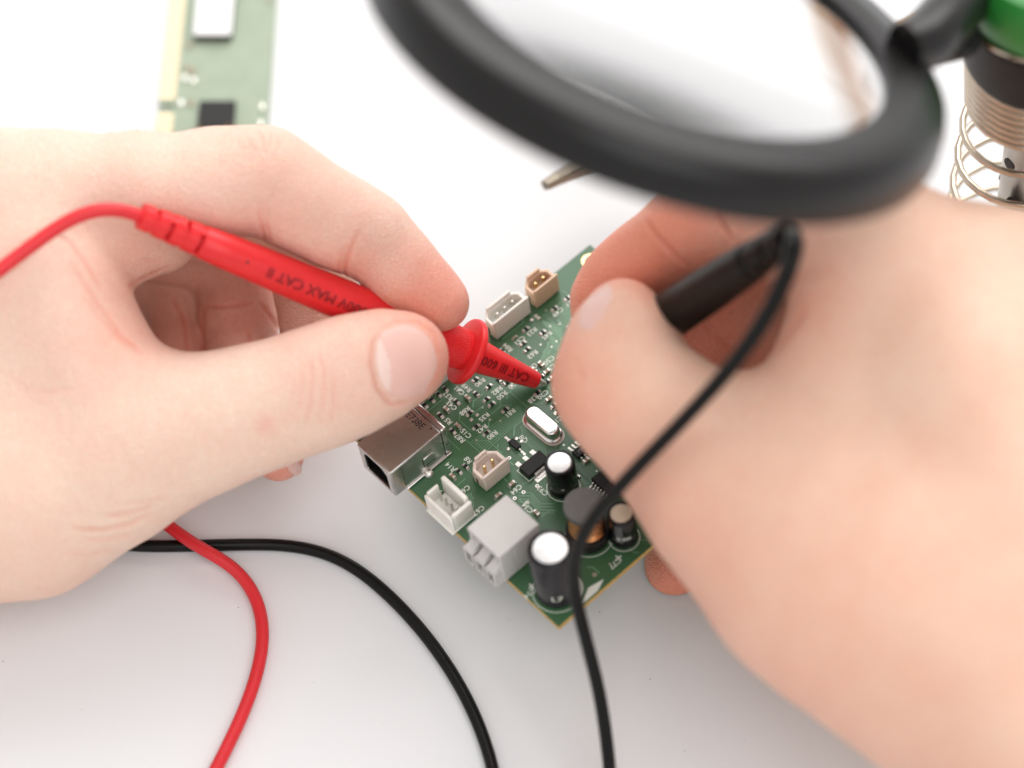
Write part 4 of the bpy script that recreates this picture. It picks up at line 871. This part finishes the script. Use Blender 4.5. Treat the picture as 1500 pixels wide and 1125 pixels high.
# nails: thin curved shells seated on the fingers
def nail(bvh, parent, c_px, ax_px, half_w, half_l, moon=True, lift=.00030, name='fingernail', start=0.0):
    a = np.array(ax_px, float); a /= np.linalg.norm(a); b = np.array([-a[1], a[0]]); nu, nv = 25, 25; G = {}; hits = []
    for i in range(nu):
        for j in range(nv):
            s, t = -1+2*i/(nu-1), -1+2*j/(nv-1)
            px = np.array(c_px)+a*s*half_l+b*t*half_w
            r = ray(*px); r = r/np.linalg.norm(r); h = bvh.ray_cast(Vector(CAM+r*start), Vector(r))
            hits.append(None if h[0] is None else (np.array(h[0]), np.array(h[1])))
    ok = [h for h in hits if h is not None]
    if len(ok) < nu*nv*.6: print('nail missed', len(ok)); return None
    P0 = np.mean([h[0] for h in ok], 0)
    # fit a smooth quadratic patch in the depth along the view so the nail is clean
    X = []; Y = []
    for k, h in enumerate(hits):
        if h is None: continue
        i, j = divmod(k, nv); s, t = -1+2*i/(nu-1), -1+2*j/(nv-1); 
        if (abs(s)**2.6+abs(t)**2.6) > 1.3: continue
        X.append([1, s, t, s*s, t*t, s*t]); Y.append((h[0]-CAM) @ FW)
    co = np.linalg.lstsq(np.array(X), np.array(Y), rcond=None)[0]
    D = np.zeros((nu, nv))
    for k, h in enumerate(hits):
        i, j = divmod(k, nv); s, t = -1+2*i/(nu-1), -1+2*j/(nv-1); fit = co @ np.array([1, s, t, s*s, t*t, s*t])
        D[i, j] = fit if h is None else min((h[0]-CAM) @ FW, fit+.004)
    for _ in range(6):
        Dp = np.pad(D, 1, mode='edge'); D = .5*D+.125*(Dp[2:, 1:-1]+Dp[:-2, 1:-1]+Dp[1:-1, 2:]+Dp[1:-1, :-2])
    def depth_at(s, t):
        x, y = (s+1)/2*(nu-1), (t+1)/2*(nv-1); i, j = min(int(x), nu-2), min(int(y), nv-2); a_, b_ = x-i, y-j
        return D[i, j]*(1-a_)*(1-b_)+D[i+1, j]*a_*(1-b_)+D[i, j+1]*(1-a_)*b_+D[i+1, j+1]*a_*b_
    mb = MB(); vs = []; idx = {}
    for i in range(nu):
        for j in range(nv):
            s, t = -1+2*i/(nu-1), -1+2*j/(nv-1); q = (abs(s)**2.8+abs(t)**2.8)**(1/2.8); sq = max(abs(s), abs(t))
            if q > 1e-6: s, t = s*sq/q, t*sq/q          # square grid to rounded outline
            d = depth_at(s, t); px = np.array(c_px)+a*s*half_l+b*t*half_w
            edge = max(0, sq-.80)/.2; d -= lift*(1-edge**2*2.0)
            idx[i, j] = len(vs); vs.append((tuple(W(px[0], px[1], d)), s, t))
    base = len(vs); 
    pts = [v[0] for v in vs]; back = [tuple(np.array(p)+FW*.0006) for p in pts]
    fs = []; mi = []
    for i in range(nu-1):
        for j in range(nv-1):
            q = (idx[i, j], idx[i+1, j], idx[i+1, j+1], idx[i, j+1]); s = np.mean([vs[x][1] for x in q]); t = np.mean([vs[x][2] for x in q])
            mb.f.append(q); mb.m.append(1 if (moon and s < -.62+.22*(1-t*t*1.6)-.12) else 0); mb.sm.append(True)
            mb.f.append(tuple(x+base for x in reversed(q))); mb.m.append(0); mb.sm.append(True)
    rim = [idx[i, 0] for i in range(nu)]+[idx[nu-1, j] for j in range(1, nv)]+[idx[i, nv-1] for i in range(nu-2, -1, -1)]+[idx[0, j] for j in range(nv-2, 0, -1)]
    for k in range(len(rim)):
        x, y = rim[k], rim[(k+1) % len(rim)]; mb.f.append((y, x, x+base, y+base)); mb.m.append(0); mb.sm.append(True)
    mb.v = pts+back
    o = mb.build(name, [M_NAIL, M_LUN], parent)
    bm = bmesh.new(); bm.from_mesh(o.data); bmesh.ops.recalc_face_normals(bm, faces=list(bm.faces)); bm.to_mesh(o.data); bm.free()
    return o
nail(lh_bvh, lh, (594, 528), (1, -.20), 54, 46, name='thumbnail')
nail(rh_bvh, rh, (872, 452), (.52, -.85), 16, 38, moon=False, lift=.00018, name='thumbnail')
nail(lh_bvh, lh, (428, 678), (.45, .9), 10, 20, moon=False, name='fingernail', start=.553)

# fine hairs along the back of the hand
hr = MB(); rh_ = random.Random(3)
for k in range(46):
    x = rh_.uniform(150, 350); 
    h = None
    for y in range(170, 320, 2):
        r = ray(x, y); r /= np.linalg.norm(r); h = lh_bvh.ray_cast(Vector(CAM), Vector(r))
        if h[0] is not None: break
    if h is None or h[0] is None: continue
    p = np.array(h[0]); nrm = np.array(h[1]); d = np.array([rh_.uniform(.2, 1), rh_.uniform(-.3, .3), rh_.uniform(-.2, .2)])
    L = rh_.uniform(1.0, 2.6)*mm; pts = [p+nrm*L*.45*math.sin(t*1.7)+d*L*t for t in np.linspace(0, 1, 5)]
    hr.tube(pts, [.028*mm, .025*mm, .02*mm, .014*mm, .006*mm], 4)
tag(hr.build('hair', M_HAIR, lh), None, None, kind='stuff')

# ------------------------------------------------------------------ magnifier
MC = W(969.3, 43, .470); n_cam = np.array([.3006, .7808, .5476])
MN = RT*n_cam[0]+UP*n_cam[1]-FW*n_cam[2]; MA = frame(MN, RT)
mg = empty('magnifier', MC, MA.tolist()); tag(mg, 'round magnifier with a black rim, hanging over the hand', 'magnifier')
Ri, Ro, Hh = 45.6*mm, 60.2*mm, 5.6*mm
rim = MB(); pr = [(Ri+8.0*mm, -Hh*.80), (Ri+3.5*mm, -Hh*.35), (Ri+.6*mm, Hh*.26), (Ri+.1*mm, Hh*.34), (Ri, Hh*.80), (Ri+.5*mm, Hh*.92), (Ri+5.5*mm, Hh*1.02), (Ro-3.2*mm, Hh*.92), (Ro-1.4*mm, Hh*.62), (Ro-.5*mm, Hh*.2), (Ro, -.5*Hh), (Ro-.3*mm, -Hh*.9), (Ro-1.2*mm, -Hh*1.05), (Ri+9*mm, -Hh)]
rim.lathe(pr+[pr[0]], 128, cap0=False, cap1=False); rim.build('rim', M_RIM, mg)
ln = MB(); RL_ = Ri+.15*mm; prof = []
for q in np.linspace(1, 0.001, 24): prof.append((RL_*q, (1.4-.15*(1-q*q))*mm))
prof2 = [(RL_*q, (2.6+3.6*(1-q*q))*mm) for q in np.linspace(0.001, 1, 24)]
ln.lathe(prof[::-1]+prof2[::-1], 96, cap0=False, cap1=False)
def fixn(o):
    bm = bmesh.new(); bm.from_mesh(o.data); bmesh.ops.remove_doubles(bm, verts=list(bm.verts), dist=1e-6); bmesh.ops.recalc_face_normals(bm, faces=list(bm.faces)); bm.to_mesh(o.data); bm.free()
lens = ln.build('lens', M_GLASS, mg); fixn(lens); fixn(mg.children[0])
# bracket and jointed arm towards the stand
MAi = np.array(MA).T
def mloc(P): return MAi @ (P-MC)
ar = MB(); ar.tube([mloc(W(1325, 70, .484)), mloc(W(1352, 62, .486)), mloc(W(1378, 36, .492)), mloc(W(1405, 2, .502)), mloc(W(1440, -18, .514)), mloc(W(1500, -10, .527))], [5.4*mm, 6*mm, 6.2*mm, 6.2*mm, 6.2*mm, 6.2*mm], 20); ar.build('bracket_arm', M_RIM, mg)
kn = MB(); kn.lathe([(4*mm, -6*mm), (5*mm, -5*mm), (5*mm, 5*mm), (4*mm, 6*mm)], 12, 0, mloc(W(1390, 58, .508)), frame(MAi @ np.array([.5, -.4, .7])), smooth=False); kn.build('clamp_knob', M_HOLD, mg, .0008)

# ------------------------------------------------------------------ soldering iron holder with its coil
HP0 = W(1494, 330, .585)
def same_y(px, py, y):
    r = ray(px, py); return CAM+r*((y-CAM[1])/r[1])
HP1 = same_y(1533, 60, HP0[1]); HA = frame(HP1-HP0, -RT); HL = np.linalg.norm(HP1-HP0); hdir = HA[:, 2]
base = HP0 + hdir*((0-HP0[2])/hdir[2]); hold = empty('soldering_iron_holder', base, HA.tolist())
tag(hold, 'soldering iron holder with a steel coil, black collar and green top', 'iron holder')
z0 = np.linalg.norm(HP0-base); print('holder z0', z0, 'len', HL, HP0, HP1)
sp = []; nt_ = 36
zc_ = z0+HL
def coil(z_a, z_b, r_a, r_b, turns, n=28, ph=0):
    o = []
    for k in range(int(turns*n)+1):
        t = k/(turns*n); a = 2*math.pi*t*turns+ph; r = r_a+(r_b-r_a)*t; o.append((r*math.cos(a), r*math.sin(a), z_a+(z_b-z_a)*t))
    return o
zt = z0+HL*.80+.010
pts = coil(.006, zt-.0155, .0190, .0160, 7)+coil(zt-.0155, zt+.001, .0160, .0172, 7)[1:]
cs_ = MB(); cs_.tube(pts, .00088, 10); cs_.build('coil', M_SPRING, hold)
cl = MB(); cl.lathe([(.0168, zt), (.0182, zt+.0006), (.0190, zt+.006), (.0196, zt+.0165), (.0188, zt+.0172), (.0160, zt+.0172), (.0160, zt)], 64, cap0=False, cap1=False); cl.build('collar', M_HOLD, hold, .0003)
gp = MB(); gp.lathe([(.0125, zt+.008), (.0150, zt+.0150), (.0186, zt+.0185), (.0196, zt+.0205), (.0198, zt+.030), (.018, zt+.033), (.012, zt+.033), (.010, zt+.02)], 64); gp.build('green_ring', M_GREEN, hold)
hk = MB(); hk.tube(coil(zt+.0165, zt+.020, .0188, .0186, .35, ph=.35), .0008, 8); hk.build('wire_hook', M_SPRING, hold)
tu = MB(); tu.lathe([(.0063, .002), (.0063, zt+.01)], 40, cap0=False, cap1=False); tu.lathe([(.0056, .002), (.0056, zt+.01)], 40, cap0=False, cap1=False)
tub = tu.build('vented_tube', M_TUBE, hold)
for k in range(5):
    for q in range(4):
        a = q*math.pi/2+.55+(k % 2)*.4; zz = .012+k*.0125
        ho = MB(); fr_ = frame((math.cos(a), math.sin(a), 0)); ho.lathe([(.0017, 0), (.0017, .0002)], 16, 0, (.00622*math.cos(a), .00622*math.sin(a), zz), fr_); ho.build('vent_hole', M_INK, hold)
kb = MB(); kb.lathe([(.0026, -.005), (.0034, -.004), (.0034, .003), (.0024, .004)], 8, 0, HA.T @ (W(1474, 324, .570)-base), frame((1, .3, .4)), smooth=False); kb.build('clamp_knob', M_HOLD, hold, .0006)
bs = MB(); bs.lathe([(.0135, .0005), (.0135, .003), (.0125, .004), (.006, .0042)], 48); bs.build('foot', M_HOLD, hold)

# ------------------------------------------------------------------ crocodile clip on its arm behind the magnifier
ca, cb = W(798, 272, .598), W(905, 212, .606); CAx = frame(cb-ca, UP); clip = empty('crocodile_clip', ca, CAx.tolist()); tag(clip, 'metal crocodile clip with toothed jaws behind the magnifier', 'clip')
Lc = np.linalg.norm(cb-ca)
for s, nm in ((1, 'jaw'), (-1, 'jaw')):
    j = MB(); k = 9
    for i in range(k):
        za, zb = Lc*1.5*i/k, Lc*1.5*(i+1)/k; wa, wb = (1.9+3.2*i/k)*mm, (1.9+3.2*(i+1)/k)*mm; ha, hb = (1.1+3.2*i/k)*mm, (1.1+3.2*(i+1)/k)*mm
        g = .15*mm+.5*mm*i/k
        vs = [(s*g, -wa, za), (s*g, wa, za), (s*(g+ha), wa*.65, za), (s*(g+ha), -wa*.65, za), (s*g, -wb, zb), (s*g, wb, zb), (s*(g+hb), wb*.65, zb), (s*(g+hb), -wb*.65, zb)]
        j.add(vs, [(0, 1, 2, 3), (7, 6, 5, 4), (0, 4, 5, 1), (1, 5, 6, 2), (2, 6, 7, 3), (3, 7, 4, 0)])
        zt_ = (za+zb)/2; j.add([(s*g, -wa, za), (s*g, wa, za), (s*g, wa, zb), (s*g, -wa, zb), (s*(g-.55*mm), -wa, zt_), (s*(g-.55*mm), wa, zt_)], [(0, 1, 5, 4), (2, 3, 4, 5), (1, 2, 5), (3, 0, 4)])
    o = j.build(nm, M_CLIP, clip); fixn(o)
cl_ = lambda P: CAx.T @ (P-ca)
am = MB(); am.tube([(0, 0, Lc*1.42), cl_(W(985, 165, .604)), cl_(W(1120, 120, .598)), cl_(W(1300, 60, .585)), cl_(W(1450, -20, .57)), cl_(W(1560, -110, .555))], 3*mm, 16); am.build('arm_rod', mat('streak_rod', (.66, .48, .34), .3, 1.0, noise=(200, .1)), clip)  # unseen rod, routed and toned warm to give streaks through the lens
jb = MB(); jb.lathe([(.0055*math.sin(a), .0055*math.cos(a)) for a in np.linspace(math.pi-.02, .02, 12)], 20, 0, cl_(W(985, 165, .604))); jb.build('ball_joint', M_CLIP, clip)

# ------------------------------------------------------------------ memory module lying behind
p0, p1, p2 = TP(229, 190, .0016), TP(392, 190, .0016), TP(218, 0, .0016)
ux = (p1-p0); Wm = np.linalg.norm(ux); ux /= Wm; uy = p2-p0; uy -= ux*(uy @ ux); uy /= np.linalg.norm(uy); print('memory width', Wm)
org = p0-uy*.030; org[2] = .0003
RMm = np.stack([ux, uy, np.array([0, 0, 1.])], 1); ram = empty('memory_module', org, RMm.tolist()); tag(ram, 'green memory module with gold contact edge lying behind the hand', 'memory module')
RLg = .133
mb = MB(); mb.box(.0042, Wm, 0, RLg, 0, .0013); mb.box(.0, .0042, .0, .0375, 0, .0013); mb.box(0, .0042, .0390, RLg, 0, .0013); mb.build('substrate', M_RAM, ram)
for k in range(54):
    y = .001+k*.0024
    if .0365 < y < .0400: continue
    g = MB(); g.box(-.0001, .0042, y-.00105, y+.00105, .0013, .00136); g.build('contact', M_RAMG, ram)
def on_ram(px, py, h=.0016): return RMm.T @ (TP(px, py, h)-org)
a, b = on_ram(290, 185), on_ram(346, 152)
mb = MB(); mb.box(a[0], b[0], a[1]-.001, b[1], .0013, .0026); mb.build('memory_chip', M_CHIP, ram, .0001)
a, b = on_ram(284, 60), on_ram(345, 0)
mb = MB(); mb.box(a[0], b[0], a[1], a[1]+.020, .0013, .0036); mb.build('memory_chip', M_BLACK, ram, .0002)
mb = MB(); mb.box(a[0]+.0001, b[0]-.0001, a[1]+.0001, a[1]+.0199, .00361, .0038); mb.build('paper_label', M_LABEL, ram)
rr_ = random.Random(11)
for k in range(26):
    x, y = rr_.choice([.0065, .0088, .0265, .028])+rr_.uniform(-.0004, .0004), rr_.uniform(.02, .12); mb = MB(); mb.box(x-.0005, x+.0005, y-.0009, y+.0009, .0013, .0019); mb.build('chip_capacitor', M_MLCC if k % 2 else M_TIN, ram)
for yy in (.085, .105):
    mb = MB(); mb.box(.0125, .0230, yy, yy+.011, .0013, .0026); mb.build('memory_chip', M_CHIP, ram, .0001)

# a few crumbs on the table
ds = MB(); rd = random.Random(21)
for x, y in [(1015, 965), (1003, 1100), (560, 1060), (880, 1010), (460, 1000), (120, 1040), (1090, 1085), (620, 170), (460, 120)]+[(rd.uniform(0, 1500), rd.uniform(880, 1120)) for _ in range(14)]:
    p = TP(x, y, 0); r = rd.uniform(.06, .16)*mm; ds.lathe([(r*.7, .00002), (r, r*.6), (r*.5, r*1.1)], 6, 0, (p[0], p[1], 0))
tag(ds.build('dust', mat('dust_grey', (.22, .19, .16), .8)), 'tiny grey specks of dust scattered on the table', 'dust', kind='stuff')
